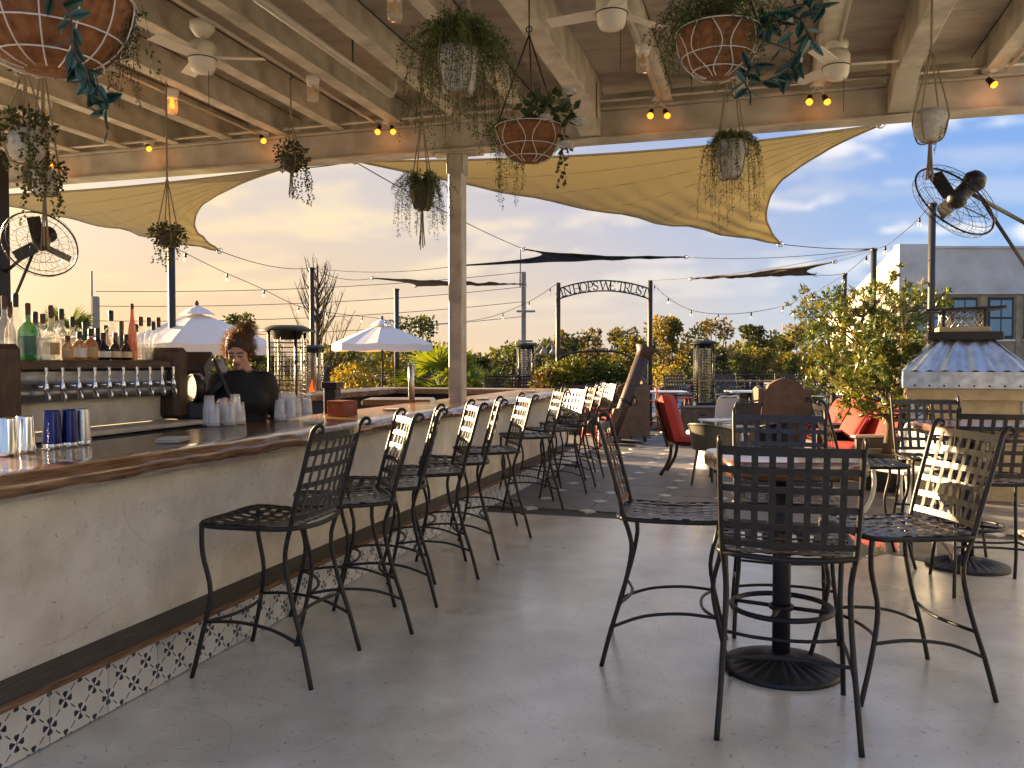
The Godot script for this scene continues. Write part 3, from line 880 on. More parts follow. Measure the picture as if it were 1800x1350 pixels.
func bottle(px: float, topy: float, X: float, wpx: float, kind: String, m: StandardMaterial3D, label: String, band = null, cap = null):
	var p := on_x(px, 630, X)
	var dep: float = -(Basis(Vector3.UP, -YAW) * p).z
	var h: float = on_x(px, topy, X).y - 1.4725
	var r := wpx * dep / FOCAL * 0.5
	var b := thing("bottle", label, "bottle", Vector3(X, 1.4735, p.z), 0.0, "spirit bottles on the tap tower")
	var hb := h * 0.60
	var nr: float = min(0.0145, r * 0.5)
	var pf := []
	match kind:
		"round": pf = [Vector2(0, 0.001), Vector2(r * 0.8, 0), Vector2(r, h * 0.08), Vector2(r * 1.0, h * 0.34), Vector2(r * 0.75, h * 0.5), Vector2(nr, h * 0.6), Vector2(nr * 0.9, h * 0.8)]
		"slim": pf = [Vector2(0, 0.001), Vector2(r * 0.95, 0), Vector2(r, h * 0.04), Vector2(r * 0.9, h * 0.45), Vector2(r * 0.6, h * 0.65), Vector2(nr * 0.75, h * 0.8), Vector2(nr * 0.7, h * 0.93)]
		_: pf = [Vector2(0, 0.001), Vector2(r * 0.95, 0), Vector2(r, h * 0.03), Vector2(r, h * 0.5), Vector2(r * 0.85, h * 0.58), Vector2(nr, h * 0.68), Vector2(nr * 0.95, h * 0.82)]
	part("glass", MB.new(true).lathe(pf, 16), m, b)
	var last: Vector2 = pf[pf.size() - 1]
	part("cap", MB.new(true).lathe([Vector2(last.x * 1.1, last.y - 0.01), Vector2(last.x * 1.15, h * 0.97), Vector2(last.x * 0.9, h), Vector2(0, h)], 12), cap if cap else M.black, b)
	if band:
		var y0: float = h * (0.1 if kind != "round" else 0.1)
		var y1: float = h * (0.42 if kind != "round" else 0.32)
		part("paper_label", MB.new(true).lathe([Vector2(r * 1.012, y0), Vector2(r * 1.012, y1)], 16), band, b)
	# what is left in it
	if kind != "slim":
		part("liquid", MB.new(true).lathe([Vector2(0, 0.004), Vector2(r * 0.9, 0.004), Vector2(r * 0.93, h * 0.06), Vector2(r * 0.93, h * 0.3), Vector2(0, h * 0.3)], 14), m, b)
	return b
func bottles():
	var clear := glassmat("g_clear", 0.8, 0.82, 0.8, 0.14)
	var green := glassmat("g_green", 0.02, 0.3, 0.05, 0.75)
	var dgreen := glassmat("g_dgreen", 0.01, 0.05, 0.02, 0.92)
	var amber := glassmat("g_amber", 0.4, 0.15, 0.03, 0.65)
	var orange := glassmat("g_orange", 0.75, 0.16, 0.01, 0.8)
	var brown := glassmat("g_brown", 0.06, 0.02, 0.01, 0.93)
	var navy := glassmat("g_navy", 0.01, 0.012, 0.035, 0.95)
	var cream := mat("l_cream", 0.6, 0.5, 0.32, 0.7)
	var paper := mat("l_paper", 0.62, 0.6, 0.56, 0.7)
	var tan := mat("l_tan", 0.42, 0.3, 0.16, 0.7)
	var glab := mat("l_green", 0.05, 0.12, 0.09, 0.6)
	var cork := mat("cork", 0.09, 0.05, 0.035, 0.7)
	var F := -3.93
	var B := -4.02
	bottle(9, 520, B, 26, "std", clear, "clear bottle with dark stopper standing against the corner post of the shelf", null, cork)
	bottle(29, 516, B, 24, "std", clear, "clear bottle with a wide black cone pourer", null, M.black)
	bottle(50, 533, B, 33, "std", green, "broad bright green bottle with a dark printed label", glab, cork)
	bottle(76, 552, F, 21, "std", clear, "slim clear bottle with a dark wooden stopper beside the green bottle", null, cork)
	bottle(90, 537, B, 27, "round", clear, "round shouldered clear bottle with a cork stopper", tan, cork)
	bottle(109, 543, B, 20, "std", clear, "clear swing top bottle with pale shoulders", null, M.black)
	bottle(119, 590, F, 18, "std", amber, "short amber bottle with a pinkish paper label", tan, cork)
	bottle(128, 557, B, 20, "round", clear, "small clear pear shaped bottle", null, M.black)
	bottle(140, 583, F, 23, "std", amber, "squat amber bottle with a large white label", paper, M.black)
	bottle(160, 578, F, 23, "std", amber, "squat bottle with a tan label and dark cap", tan, M.black)
	bottle(172, 577, B, 20, "std", navy, "dark navy bottle with a blue neck", null, M.black)
	bottle(182, 585, F, 25, "round", navy, "round dark bottle with a white oval label", paper, M.black)
	bottle(196, 546, B, 27, "std", clear, "tall clear bottle with a metal pourer", null, M.black)
	bottle(203, 585, F, 21, "round", brown, "round brown bottle with cream label and red cap", cream, mat("redcap", 0.25, 0.02, 0.01, 0.5))
	bottle(214, 565, B, 18, "std", dgreen, "dark green bottle behind the cream labelled ones", null, cork)
	bottle(222, 588, F, 20, "round", brown, "round brown bottle with cream label next to the orange one", cream, M.black)
	bottle(233, 534, F, 17, "slim", orange, "tall slender orange bottle narrowing to a long neck", null, cork)
	bottle(248, 557, B, 15, "std", clear, "clear bottle with long dark neck next to the orange bottle", null, cork)
	bottle(262, 558, B, 16, "std", clear, "clear bottle with long dark neck between two like it", null, cork)
	bottle(279, 558, B, 22, "round", clear, "round clear bottle with long dark neck at the end of the shelf", null, cork)

	var K := -4.1
	bottle(19, 540, K, 18, "std", amber, "amber bottle half hidden behind the cone pourer bottle", cream, cork)
	bottle(63, 548, K, 18, "std", brown, "brown bottle showing between the green one and the slim clear one", tan, M.black)
	bottle(100, 556, K, 16, "slim", clear, "thin clear bottle squeezed behind the round shouldered one", null, cork)
	bottle(150, 566, K, 18, "std", dgreen, "dark green bottle behind the squat amber bottle with white label", paper, M.black)
	bottle(187, 572, K, 16, "std", amber, "amber bottle standing between the tall clear bottle and the oval labelled one", cream, cork)
	bottle(241, 570, K, 15, "std", clear, "clear bottle half hidden behind the tall orange one", paper, M.black)
	bottle(270, 566, K, 15, "std", clear, "clear bottle showing between the last two long necked ones", paper, M.black)
func bar_things():
	tap_wall()
	bottles()
	var H := 1.0565
	# tumblers
	var blue := mat("bluemetal", 0.01, 0.015, 0.12, 0.22, 0.4)
	var tum := func(px: float, py: float, wtop: float, h: float, nm: String, lab: String, body, grp: String):
		var p := gnd(px, py, H)
		var t := thing(nm, lab, "cup", p, 0.0, grp)
		part("body", MB.new(true).lathe([Vector2(wtop * 1.16, 0.022), Vector2(wtop * 0.95, h * 0.96), Vector2(wtop * 0.9, h), Vector2(0, h)], 24), body, t)
		part("rim", MB.new(true).lathe([Vector2(wtop * 1.19, 0.0), Vector2(wtop * 1.2, 0.004), Vector2(wtop * 1.16, 0.022)], 24), M.chrome, t)
	tum.call(13, 800, 0.037, 0.165, "shaker_tin", "upturned steel shaker tin at the end of the tumbler row", M.chrome, "metal tumblers on the bar")
	tum.call(45, 795, 0.037, 0.165, "shaker_tin", "upturned steel shaker tin touching the blue tumblers", M.chrome, "metal tumblers on the bar")
	tum.call(92, 788, 0.038, 0.18, "blue_tumbler", "blue metal tumbler next to the steel shaker tins", blue, "metal tumblers on the bar")
	tum.call(122, 785, 0.035, 0.18, "blue_tumbler", "blue metal tumbler between another blue one and a bare steel one", blue, "metal tumblers on the bar")
	tum.call(145, 782, 0.035, 0.18, "steel_tumbler", "bare brushed steel tumbler beside the blue tumblers", M.steel, "metal tumblers on the bar")
	# clear plastic cups, upside down
	var pl := glassmat("plastic", 0.85, 0.85, 0.86, 0.2)
	pl.roughness = 0.2
	var cup := MB.new(true)
	cup.lathe([Vector2(0.041, 0), Vector2(0.042, 0.004), Vector2(0.039, 0.01), Vector2(0.030, 0.115), Vector2(0.028, 0.12), Vector2(0, 0.12)], 16)
	for k in 3: cup.lathe([Vector2(0.0395 - k * 0.0015, 0.02 + k * 0.018), Vector2(0.0415 - k * 0.0015, 0.024 + k * 0.018), Vector2(0.039 - k * 0.0015, 0.028 + k * 0.018)], 16)
	var cm: Mesh = cup.done()
	var stack := func(px: float, dep_shift: float, n: int, lab: String, grp: String):
		var p := gnd(px, 747 - (px - 400) * 0.085, H)
		p.x += dep_shift
		var t := thing("cup_stack", lab, "cups", p, 0.0, grp)
		for k in n:
			part("cup", cm, pl, t, Vector3(0, k * 0.024, 0))
	var g1 := "stacks of clear cups by the tap tower"
	for q in [[376, 0.0, 2, "low stack of clear cups at the tap tower end of the bartender's cluster, front row"], [399, 0.02, 2, "low stack of clear cups in the middle of the bartender's cluster, front row"], [421, 0.0, 2, "low stack of clear cups at the heater end of the bartender's cluster, front row"], [387, -0.08, 4, "tall stack of clear cups in the bartender's cluster, back row by the till"], [410, -0.08, 3, "stack of clear cups between the two tall ones of the bartender's cluster"], [430, -0.07, 4, "tall stack of clear cups in the bartender's cluster, back row away from the till"]]:
		stack.call(q[0], q[1], q[2], q[3], g1)
	var g2 := "stacks of clear cups by the heater"
	for q in [[492, 0.0, 2, "lowest stack of clear cups in front of the heater, on the bartender's side"], [506, 0.02, 3, "stack of clear cups next to the lowest one in front of the heater"], [521, 0.0, 3, "stack of clear cups in the middle of the heater cluster, front row"], [535, 0.02, 3, "stack of clear cups in the heater cluster nearest the red box"], [513, -0.07, 4, "tall stack of clear cups in the heater cluster, back row on the bartender's side"], [528, -0.07, 4, "tall stack of clear cups in the heater cluster, back row on the red box side"]]:
		stack.call(q[0], q[1], q[2], q[3], g2)
	# napkin and coaster piles
	var grey := mat("menu", 0.42, 0.4, 0.37, 0.6)
	var nk := [[303, 776, 0.16, 0.022, 0.3, "pile of grey napkins and menus on the bar near the blue tumblers"], [551, 744, 0.14, 0.012, 0.2, "thin grey menu pile behind the nearest bar stool"], [688, 721, 0.16, 0.014, 0.15, "grey menu lying between the red box and the post"], [848, 702, 0.16, 0.014, 0.1, "grey menu lying on the bar just past the post"], [932, 689, 0.16, 0.014, 0.1, "grey menu lying near the far end of the bar"]]
	for n in nk:
		var t := thing("menu_pile", n[5], "menus", gnd(n[0], n[1], H), n[4], "menus on the bar")
		for k in 2:
			part("card", MB.new().box(Vector3(0.004 * k, n[3] * (k + 0.5) / 2, 0.003 * k), Vector3(n[2] * 0.75, n[3] / 2 - 0.001, n[2]), Basis(Vector3.UP, 0.06 * k), 0.002), grey, t)
	# red box with a black holder
	var rb := thing("condiment_box", "red brown cardboard box with faint lettering standing on the bar", "box", gnd(602, 731, H), -0.25)
	var red := mat("redbox", 0.2, 0.035, 0.015, 0.55)
	part("carton", MB.new().box(Vector3(0, 0.058, 0), Vector3(0.16, 0.116, 0.16), Basis.IDENTITY, 0.003), red, rb)
	var ink := mat("goldink", 0.32, 0.2, 0.08, 0.6)
	for sd in 2:
		for k in 3:
			var ln := MB.new()
			for q in 9 - k * 3:
				ln.box(Vector3((q - (8 - k * 3) / 2.0) * 0.0085, 0.082 - k * 0.018, 0.0807), Vector3(0.005, 0.007 if k < 2 else 0.003, 0.001))
			part("print", ln, ink, rb, Vector3.ZERO, Vector3(0, sd * PI / 2, 0))
	var bh := thing("napkin_caddy", "black upright caddy standing behind the red box", "caddy", gnd(602, 731, H) + Vector3(-0.17, 0, -0.16))
	part("tower", MB.new().box(Vector3(0, 0.1, 0), Vector3(0.1, 0.2, 0.1), Basis.IDENTITY, 0.006), M.black, bh)
	part("tray", MB.new().box(Vector3(0, 0.225, 0), Vector3(0.13, 0.045, 0.12), Basis.IDENTITY, 0.004), M.blackmetal, bh)
	# white buckets behind the tower
	for q in [[332, 0.06, 0.17, "white plastic bucket behind the tap tower post"], [346, 0.045, 0.1, "small white tub beside the white bucket"]]:
		var wb := thing("plastic_tub", q[3], "bucket", on_x(q[0], 742, -3.92) * Vector3(1, 0, 1) + Vector3(0, 1.0605, 0), 0, "white tubs")
		part("body", MB.new(true).lathe([Vector2(0, 0), Vector2(q[1] * 0.8, 0), Vector2(q[1], q[2]), Vector2(q[1] * 1.06, q[2]), Vector2(q[1] * 1.06, q[2] - 0.012)], 18), M.white, wb)
	# till: a stand, a slanted screen seen from the side, a printer
	var pos := thing("till", "black till with slanted screen in front of the bartender", "till", on_x(368, 742, -3.80) * Vector3(1, 0, 1) + Vector3(0, 1.0605, 0), 0.45)
	part("cash_drawer", MB.new().box(Vector3(0, 0.06, 0), Vector3(0.4, 0.12, 0.3), Basis.IDENTITY, 0.01), M.black, pos)
	part("screen", MB.new().box(Vector3(0.12, 0.27, 0.0), Vector3(0.025, 0.33, 0.3), Basis(Vector3(0, 0, 1), 0.38), 0.006), M.blackmetal, pos)
	part("neck", MB.new().bar(Vector3(-0.08, 0.1, 0), Vector3(0.1, 0.26, 0), 0.06, 0.04), M.black, pos)
	var pr := thing("receipt_printer", "black box of rolled papers and a printer beside the wooden tower post", "printer", on_x(338, 742, -4.12) * Vector3(1, 0, 1) + Vector3(0, 1.0605, 0), 0.3)
	part("housing", MB.new().box(Vector3(0, 0.17, 0), Vector3(0.22, 0.34, 0.24), Basis.IDENTITY, 0.02), M.black, pr)
	part("lid", MB.new().box(Vector3(0, 0.38, 0), Vector3(0.26, 0.1, 0.24), Basis(Vector3(1, 0, 0), 0.5), 0.01), M.blackmetal, pr)
	var wf := thing("round_dial", "round steel rimmed dial mounted beside the tap tower post", "dial", Vector3(-3.82, 1.28, -5.05), -0.5)
	part("face", MB.new(true).lathe([Vector2(0.0, 0.03), Vector2(0.085, 0.03)], 28, Transform3D(Basis(Vector3.RIGHT, PI / 2), Vector3.ZERO)), M.panel, wf)
	part("rim", MB.new(true).lathe([Vector2(0.084, 0.028), Vector2(0.092, 0.036), Vector2(0.1, 0.02), Vector2(0.1, -0.03), Vector2(0, -0.03)], 28, Transform3D(Basis(Vector3.RIGHT, PI / 2), Vector3.ZERO)), M.blackmetal, wf)
	part("arm", MB.new().bar(Vector3(0, 0, -0.02), Vector3(0, -0.22, -0.02), 0.05, 0.03), M.blackmetal, wf)

# ---------- the bartender ----------
func field_mesh(bones: Array, cell: float, k: float, col: Callable, V: PackedVector3Array, N: PackedVector3Array, C: PackedColorArray):
	var lo := Vector3.ONE * 1e9
	var hi := Vector3.ONE * -1e9
	for b in bones:
		for q in 2:
			var p: Vector3 = b[q]
			var r: float = b[2 + q] + 3 * cell + k
			lo = lo.min(p - Vector3.ONE * r); hi = hi.max(p + Vector3.ONE * r)
	var n := Vector3i(((hi - lo) / cell).ceil()) + Vector3i.ONE
	var F := PackedFloat32Array()
	F.resize(n.x * n.y * n.z)
	F.fill(1.0)
	for b in bones:
		var A: Vector3 = b[0]
		var B: Vector3 = b[1]
		var ra: float = b[2]
		var rb: float = b[3]
		var sc: Vector3 = b[4] if b.size() > 4 else Vector3.ONE
		var sub: bool = b.size() > 5
		var m: float = max(ra, rb) * 1.2 + 2.5 * cell + k
		var i0 := Vector3i(((A.min(B) - Vector3.ONE * m - lo) / cell).floor()).clamp(Vector3i.ZERO, n - Vector3i.ONE)
		var i1 := Vector3i(((A.max(B) + Vector3.ONE * m - lo) / cell).ceil()).clamp(Vector3i.ZERO, n - Vector3i.ONE)
		var ab := (B - A) / sc
		var ll: float = max(ab.length_squared(), 1e-9)
		for z in range(i0.z, i1.z + 1):
			for y in range(i0.y, i1.y + 1):
				var row := (z * n.y + y) * n.x
				for x in range(i0.x, i1.x + 1):
					var p := (lo + Vector3(x, y, z) * cell - A) / sc
					var t: float = clamp(p.dot(ab) / ll, 0.0, 1.0)
					var d: float = (p - ab * t).length() - lerp(ra, rb, t)
					var f := F[row + x]
					if sub:
						F[row + x] = max(f, -d)
					else:
						var h: float = max(k - abs(f - d), 0.0) / k
						F[row + x] = min(f, d) - h * h * k * 0.25
	var id := PackedInt32Array()
	id.resize(F.size())
	id.fill(-1)
	var verts := []
	var norms := []
	var cols := []
	var sx := 1; var sy := n.x; var sz := n.x * n.y
	for z in n.z - 1:
		for y in n.y - 1:
			for x in n.x - 1:
				var o := z * sz + y * sy + x
				var f0 := F[o]
				if abs(f0) > cell * 3.5: continue
				var s := Vector3.ZERO
				var cnt := 0
				for e in [[0, 1], [0, 2], [0, 4], [1, 3], [1, 5], [2, 3], [2, 6], [3, 7], [4, 5], [4, 6], [5, 7], [6, 7]]:
					var a: int = e[0]
					var b2: int = e[1]
					var fa := F[o + (a & 1) * sx + ((a >> 1) & 1) * sy + (a >> 2) * sz]
					var fb := F[o + (b2 & 1) * sx + ((b2 >> 1) & 1) * sy + (b2 >> 2) * sz]
					if (fa < 0) != (fb < 0):
						var t := fa / (fa - fb)
						var pa := Vector3(a & 1, (a >> 1) & 1, a >> 2)
						var pb := Vector3(b2 & 1, (b2 >> 1) & 1, b2 >> 2)
						s += pa.lerp(pb, t); cnt += 1
				if cnt == 0: continue
				id[o] = verts.size()
				var p := lo + (Vector3(x, y, z) + s / cnt) * cell
				verts.append(p)
				norms.append(Vector3(F[o + sx] - f0, F[o + sy] - f0, F[o + sz] - f0).normalized())
				cols.append(col.call(p))
	for z in range(1, n.z - 1):
		for y in range(1, n.y - 1):
			for x in range(1, n.x - 1):
				var o := z * sz + y * sy + x
				if abs(F[o]) > cell * 3: continue
				for ax in 3:
					var st: int = [sx, sy, sz][ax]
					if (F[o] < 0) == (F[o + st] < 0): continue
					var u: int = [sy, sz, sx][ax]
					var w: int = [sz, sx, sy][ax]
					var q := [id[o], id[o - u], id[o - u - w], id[o - w]]
					if q.min() < 0: continue
					if F[o] < 0: q.reverse()
					for i in [0, 1, 2, 0, 2, 3]:
						V.append(verts[q[i]]); N.append(norms[q[i]]); C.append(cols[q[i]])
func bartender():
	var P := thing("person", "bartender in a black long sleeved top, hair tied up, looking down at the till", "person", foot(427, 6.2), PI + 0.5)
	# local frame: faces -Z, +X is to her left seen from behind; camera sees her front
	var V := PackedVector3Array()
	var N := PackedVector3Array()
	var C := PackedColorArray()
	var black := Color(0.008, 0.008, 0.009)
	var skin := Color(0.5, 0.29, 0.2)
	var denim := Color(0.02, 0.025, 0.045)
	var shoe := Color(0.01, 0.01, 0.01)
	var hand := Vector3(0.11, 1.17, -0.315)
	var body := [
		[Vector3(-0.09, 0.9, 0), Vector3(0.09, 0.9, 0), 0.12, 0.12],
		[Vector3(-0.05, 1.0, 0), Vector3(0.05, 1.0, 0), 0.115, 0.115],
		[Vector3(-0.08, 1.18, -0.01), Vector3(0.08, 1.18, -0.01), 0.12, 0.12],
		[Vector3(-0.13, 1.31, -0.005), Vector3(0.13, 1.31, -0.005), 0.085, 0.085],
		[Vector3(0, 1.33, 0), Vector3(0, 1.43, -0.035), 0.075, 0.055],
		# her right arm reaches forward to the till (screen left)
		[Vector3(0.175, 1.31, 0), Vector3(0.235, 1.08, -0.09), 0.062, 0.052],
		[Vector3(0.235, 1.08, -0.09), Vector3(0.12, 1.16, -0.29), 0.052, 0.037],
		# her left arm hangs with a bent elbow
		[Vector3(-0.175, 1.31, 0), Vector3(-0.26, 1.06, 0.03), 0.065, 0.056],
		[Vector3(-0.26, 1.06, 0.03), Vector3(-0.20, 0.9, -0.16), 0.056, 0.042],
		[Vector3(-0.09, 0.88, 0), Vector3(-0.1, 0.48, -0.01), 0.095, 0.062],
		[Vector3(0.09, 0.88, 0), Vector3(0.1, 0.48, -0.01), 0.095, 0.062],
		[Vector3(-0.1, 0.48, -0.01), Vector3(-0.1, 0.1, 0.02), 0.06, 0.043],
		[Vector3(0.1, 0.48, -0.01), Vector3(0.1, 0.1, 0.02), 0.06, 0.043],
		[Vector3(-0.1, 0.05, 0.03), Vector3(-0.11, 0.035, -0.14), 0.045, 0.035],
		[Vector3(0.1, 0.05, 0.03), Vector3(0.11, 0.035, -0.14), 0.045, 0.035]]
	field_mesh(body, 0.018, 0.05, func(p: Vector3) -> Color:
		if p.y > 1.40: return skin
		if p.y < 0.08: return shoe
		return black if p.y > 0.86 else denim, V, N, C)
	for hd in [[hand, Vector3(-0.35, 0.25, -0.9), 1.0], [Vector3(-0.195, 0.875, -0.20), Vector3(0.1, -0.45, -0.88), -1.0]]:
		var w: Vector3 = hd[0]
		var d: Vector3 = hd[1].normalized()
		var sd: Vector3 = d.cross(Vector3.UP).normalized() * hd[2]
		var up: Vector3 = sd.cross(d).normalized() * hd[2]
		var hb := [[w + d * 0.0, w + d * 0.075, 0.026, 0.03, Vector3.ONE], [w + d * 0.03 - sd * 0.015, w + d * 0.08 - sd * 0.02, 0.02, 0.016]]
		for f in 4:
			var b0: Vector3 = w + d * 0.08 + sd * (0.025 - 0.0165 * f)
			var L: float = [0.042, 0.048, 0.045, 0.036][f]
			var b1: Vector3 = b0 + d * L * 0.8 - up * L * 0.35
			hb.append([b0, b1, 0.0095, 0.0088])
			hb.append([b1, b1 + d * L * 0.2 - up * L * 0.75, 0.0088, 0.0075])
		hb.append([w + d * 0.02 + sd * 0.025, w + d * 0.06 + sd * 0.05 - up * 0.015, 0.012, 0.0105])
		hb.append([w + d * 0.06 + sd * 0.05 - up * 0.015, w + d * 0.09 + sd * 0.045 - up * 0.03, 0.0105, 0.009])
		field_mesh(hb, 0.006, 0.008, func(_p): return skin, V, N, C)
	# head, bowed forward and to her right
	var hc := Vector3(0.02, 1.535, -0.085)
	var hbas := Basis(Vector3(0, 1, 0), -0.16) * Basis(Vector3(1, 0, 0), -0.42)
	var hV := PackedVector3Array()
	var hN := PackedVector3Array()
	var hC := PackedColorArray()
	var head := [
		[Vector3(0, 0.03, 0.015), Vector3(0, 0.035, 0.02), 0.09, 0.09, Vector3(0.85, 1.08, 1.05)],
		[Vector3(0, -0.01, -0.03), Vector3(0, -0.07, -0.045), 0.062, 0.036],
		[Vector3(-0.035, -0.03, -0.045), Vector3(0.035, -0.03, -0.045), 0.03, 0.03],
		[Vector3(0, 0.005, -0.088), Vector3(0, -0.028, -0.102), 0.009, 0.014],
		[Vector3(-0.014, -0.031, -0.09), Vector3(0.014, -0.031, -0.09), 0.009, 0.009],
		[Vector3(-0.016, -0.062, -0.079), Vector3(0.016, -0.062, -0.079), 0.009, 0.009],
		[Vector3(0, -0.095, -0.062), Vector3(0, -0.098, -0.06), 0.02, 0.02],
		[Vector3(-0.045, 0.022, -0.072), Vector3(0.045, 0.022, -0.072), 0.012, 0.012],
		[Vector3(-0.032, 0.004, -0.078), Vector3(-0.03, 0.004, -0.078), 0.012, 0.012],
		[Vector3(0.032, 0.004, -0.078), Vector3(0.03, 0.004, -0.078), 0.012, 0.012],
		[Vector3(-0.082, 0.01, 0.01), Vector3(-0.082, -0.025, 0.005), 0.016, 0.01, Vector3(0.5, 1, 1)],
		[Vector3(0.082, 0.01, 0.01), Vector3(0.082, -0.025, 0.005), 0.016, 0.01, Vector3(0.5, 1, 1)],
		[Vector3(0, -0.06, 0.02), Vector3(0, -0.15, 0.03), 0.05, 0.052]]
	field_mesh(head, 0.0058, 0.016, func(p: Vector3) -> Color:
		if p.z < -0.06:
			for s in [-1.0, 1.0]:
				var e := Vector2(p.x - s * 0.031, p.y - 0.001)
				if abs(e.x) < 0.017 and abs(e.y) < 0.0045: return Color(0.03, 0.02, 0.015)
				if abs(p.x - s * 0.032) < 0.022 and abs(p.y - 0.026) < 0.0045: return Color(0.06, 0.035, 0.02)
			if abs(p.x) < 0.024 and abs(p.y + 0.062) < 0.009: return Color(0.38, 0.11, 0.09)
		return skin, hV, hN, hC)
	for i in hV.size():
		V.append(hc + hbas * hV[i]); N.append(hbas * hN[i]); C.append(hC[i])
	var arr := []
	arr.resize(Mesh.ARRAY_MAX)
	arr[Mesh.ARRAY_VERTEX] = V; arr[Mesh.ARRAY_NORMAL] = N; arr[Mesh.ARRAY_COLOR] = C
	var am := ArrayMesh.new()
	am.add_surface_from_arrays(Mesh.PRIMITIVE_TRIANGLES, arr)
	var sm := StandardMaterial3D.new()
	sm.vertex_color_use_as_albedo = true
	sm.roughness = 0.7
	part("body", am, sm, P)
	# hair: a close cap, a loose bun and flyaway strands
	V = PackedVector3Array(); N = PackedVector3Array(); C = PackedColorArray()
	var hcol := Color(0.05, 0.025, 0.012)
	var cap := [[Vector3(0, 0.05, 0.022), Vector3(0, 0.03, 0.045), 0.1, 0.1, Vector3(0.92, 1.02, 1.0)],
		[Vector3(-0.075, 0.02, 0.02), Vector3(-0.085, -0.05, 0.03), 0.03, 0.02],
		[Vector3(0.075, 0.02, 0.02), Vector3(0.085, -0.06, 0.03), 0.03, 0.02],
		[Vector3(-0.06, 0.11, 0.085), Vector3(-0.05, 0.13, 0.1), 0.046, 0.04],
		[Vector3(0, -0.02, -0.09), Vector3(0, -0.01, -0.09), 0.075, 0.075, Vector3(0.85, 1.05, 1.0), true]]
	field_mesh(cap, 0.008, 0.02, func(_p): return hcol, V, N, C)
	for i in V.size():
		V[i] = hc + hbas * V[i]; N[i] = hbas * N[i]
	arr[Mesh.ARRAY_VERTEX] = V; arr[Mesh.ARRAY_NORMAL] = N; arr[Mesh.ARRAY_COLOR] = C
	am = ArrayMesh.new()
	am.add_surface_from_arrays(Mesh.PRIMITIVE_TRIANGLES, arr)
	var hair := part("hair", am, sm, P)
	var lf := LF.new()
	for i in 2600:
		var d := rv()
		if d.y < -0.5 or (d.z < -0.55 and d.y < 0.55): continue
		var base := Vector3(0, 0.04, 0.03) + d * Vector3(0.088, 0.1, 0.095)
		var bun: bool = i % 4 == 0
		if bun: base = Vector3(-0.055, 0.125, 0.09) + d * 0.04
		var sd: bool = i % 3 == 0 and not bun
		if sd: base = Vector3(0.088 if i % 2 else -0.088, 0.06 - rng.randf() * 0.1, 0.01 + rng.randf_range(-0.02, 0.05))
		var dir := (d + rv() * 0.7 + (Vector3(0, -1.0, 0) if sd else Vector3(0, 0.1, 0))).normalized()
		if sd: dir.x += 0.5 if i % 2 else -0.3
		lf.leaf(hc + hbas * base, hbas * dir, rv(), rng.randf_range(0.03, 0.075), 0.0022, Color(0.28, 0.165, 0.07) * rng.randf_range(0.7, 1.4))
	leafmat("hairlight", 0.4, 0.8)
	part("strands", lf.mesh(), M.hairlight, hair)

# ---------- things that hang from the roof ----------
const HOOK_Y := 3.862
var GREENS := [Color(0.08, 0.12, 0.035), Color(0.10, 0.14, 0.045), Color(0.06, 0.10, 0.03), Color(0.13, 0.16, 0.05)]
var BLUEGREENS := [Color(0.03, 0.085, 0.065), Color(0.045, 0.11, 0.085), Color(0.025, 0.06, 0.05)]
func fern(lf: LF, c: Vector3, r: float, drop: float, n: int, leaf: float, cols: Array, rise := 0.5):
	for i in n:
		var a := rng.randf() * TAU
		var out := Vector3(cos(a), 0, sin(a))
		var reach := r * rng.randf_range(0.35, 1.0)
		var fall := drop * pow(rng.randf(), 1.3) * 1.1
		var up := r * rise * rng.randf_range(0.2, 1.0)
		var p0 := c + out * r * 0.15 * rng.randf()
		var pts := [p0, p0 + out * reach * 0.4 + Vector3(0, up, 0), p0 + out * reach * 0.85 + Vector3(0, up * 0.5 - fall * 0.25, 0), p0 + out * reach + Vector3(rng.randf_range(-0.02, 0.02), -fall, rng.randf_range(-0.02, 0.02))]
		var sm := curve(pts, 7)
		for k in range(2, sm.size()):
			var t: Vector3 = (sm[k] - sm[k - 1]).normalized()
			for q in 4:
				var d := (t * 0.5 + rv()).normalized()
				lf.leaf(sm[k - 1].lerp(sm[k], rng.randf()) + rv() * leaf * 0.8, d, rv(), leaf * rng.randf_range(0.6, 1.3), leaf * 0.42, pick(cols))
			lf.leaf(sm[k - 1], sm[k] - sm[k - 1], rv(), sm[k].distance_to(sm[k - 1]) * 1.2, 0.003, Color(0.06, 0.05, 0.025))
func vines(lf: LF, c: Vector3, r: float, drop: float, n: int, leaf: float, cols: Array):
	for i in n:
		var a := rng.randf() * TAU
		var p := c + Vector3(cos(a), 0, sin(a)) * r * rng.randf_range(0.6, 1.1)
		var ln := drop * rng.randf_range(0.25, 1.0)
		var steps := int(ln / (leaf * 0.8)) + 1
		for k in steps:
			var q := p + Vector3(rng.randf_range(-1, 1) * 0.012, 0, rng.randf_range(-1, 1) * 0.012) + Vector3(0, -leaf * 0.8, 0)
			lf.leaf(p, q - p, rv(), leaf, 0.0025, Color(0.05, 0.05, 0.02))
			for s in 2:
				lf.leaf(q, rv() + Vector3(0, -0.6, 0), rv(), leaf * rng.randf_range(0.7, 1.2), leaf * 0.75, pick(cols))
			p = q
func bush(lf: LF, c: Vector3, r: Vector3, n: int, leaf: float, cols: Array):
	for i in n:
		var d := rv()
		lf.leaf(c + d * r * pow(rng.randf(), 0.4), d + rv() * 0.9, rv(), leaf * rng.randf_range(0.6, 1.3), leaf * 0.6, pick(cols))
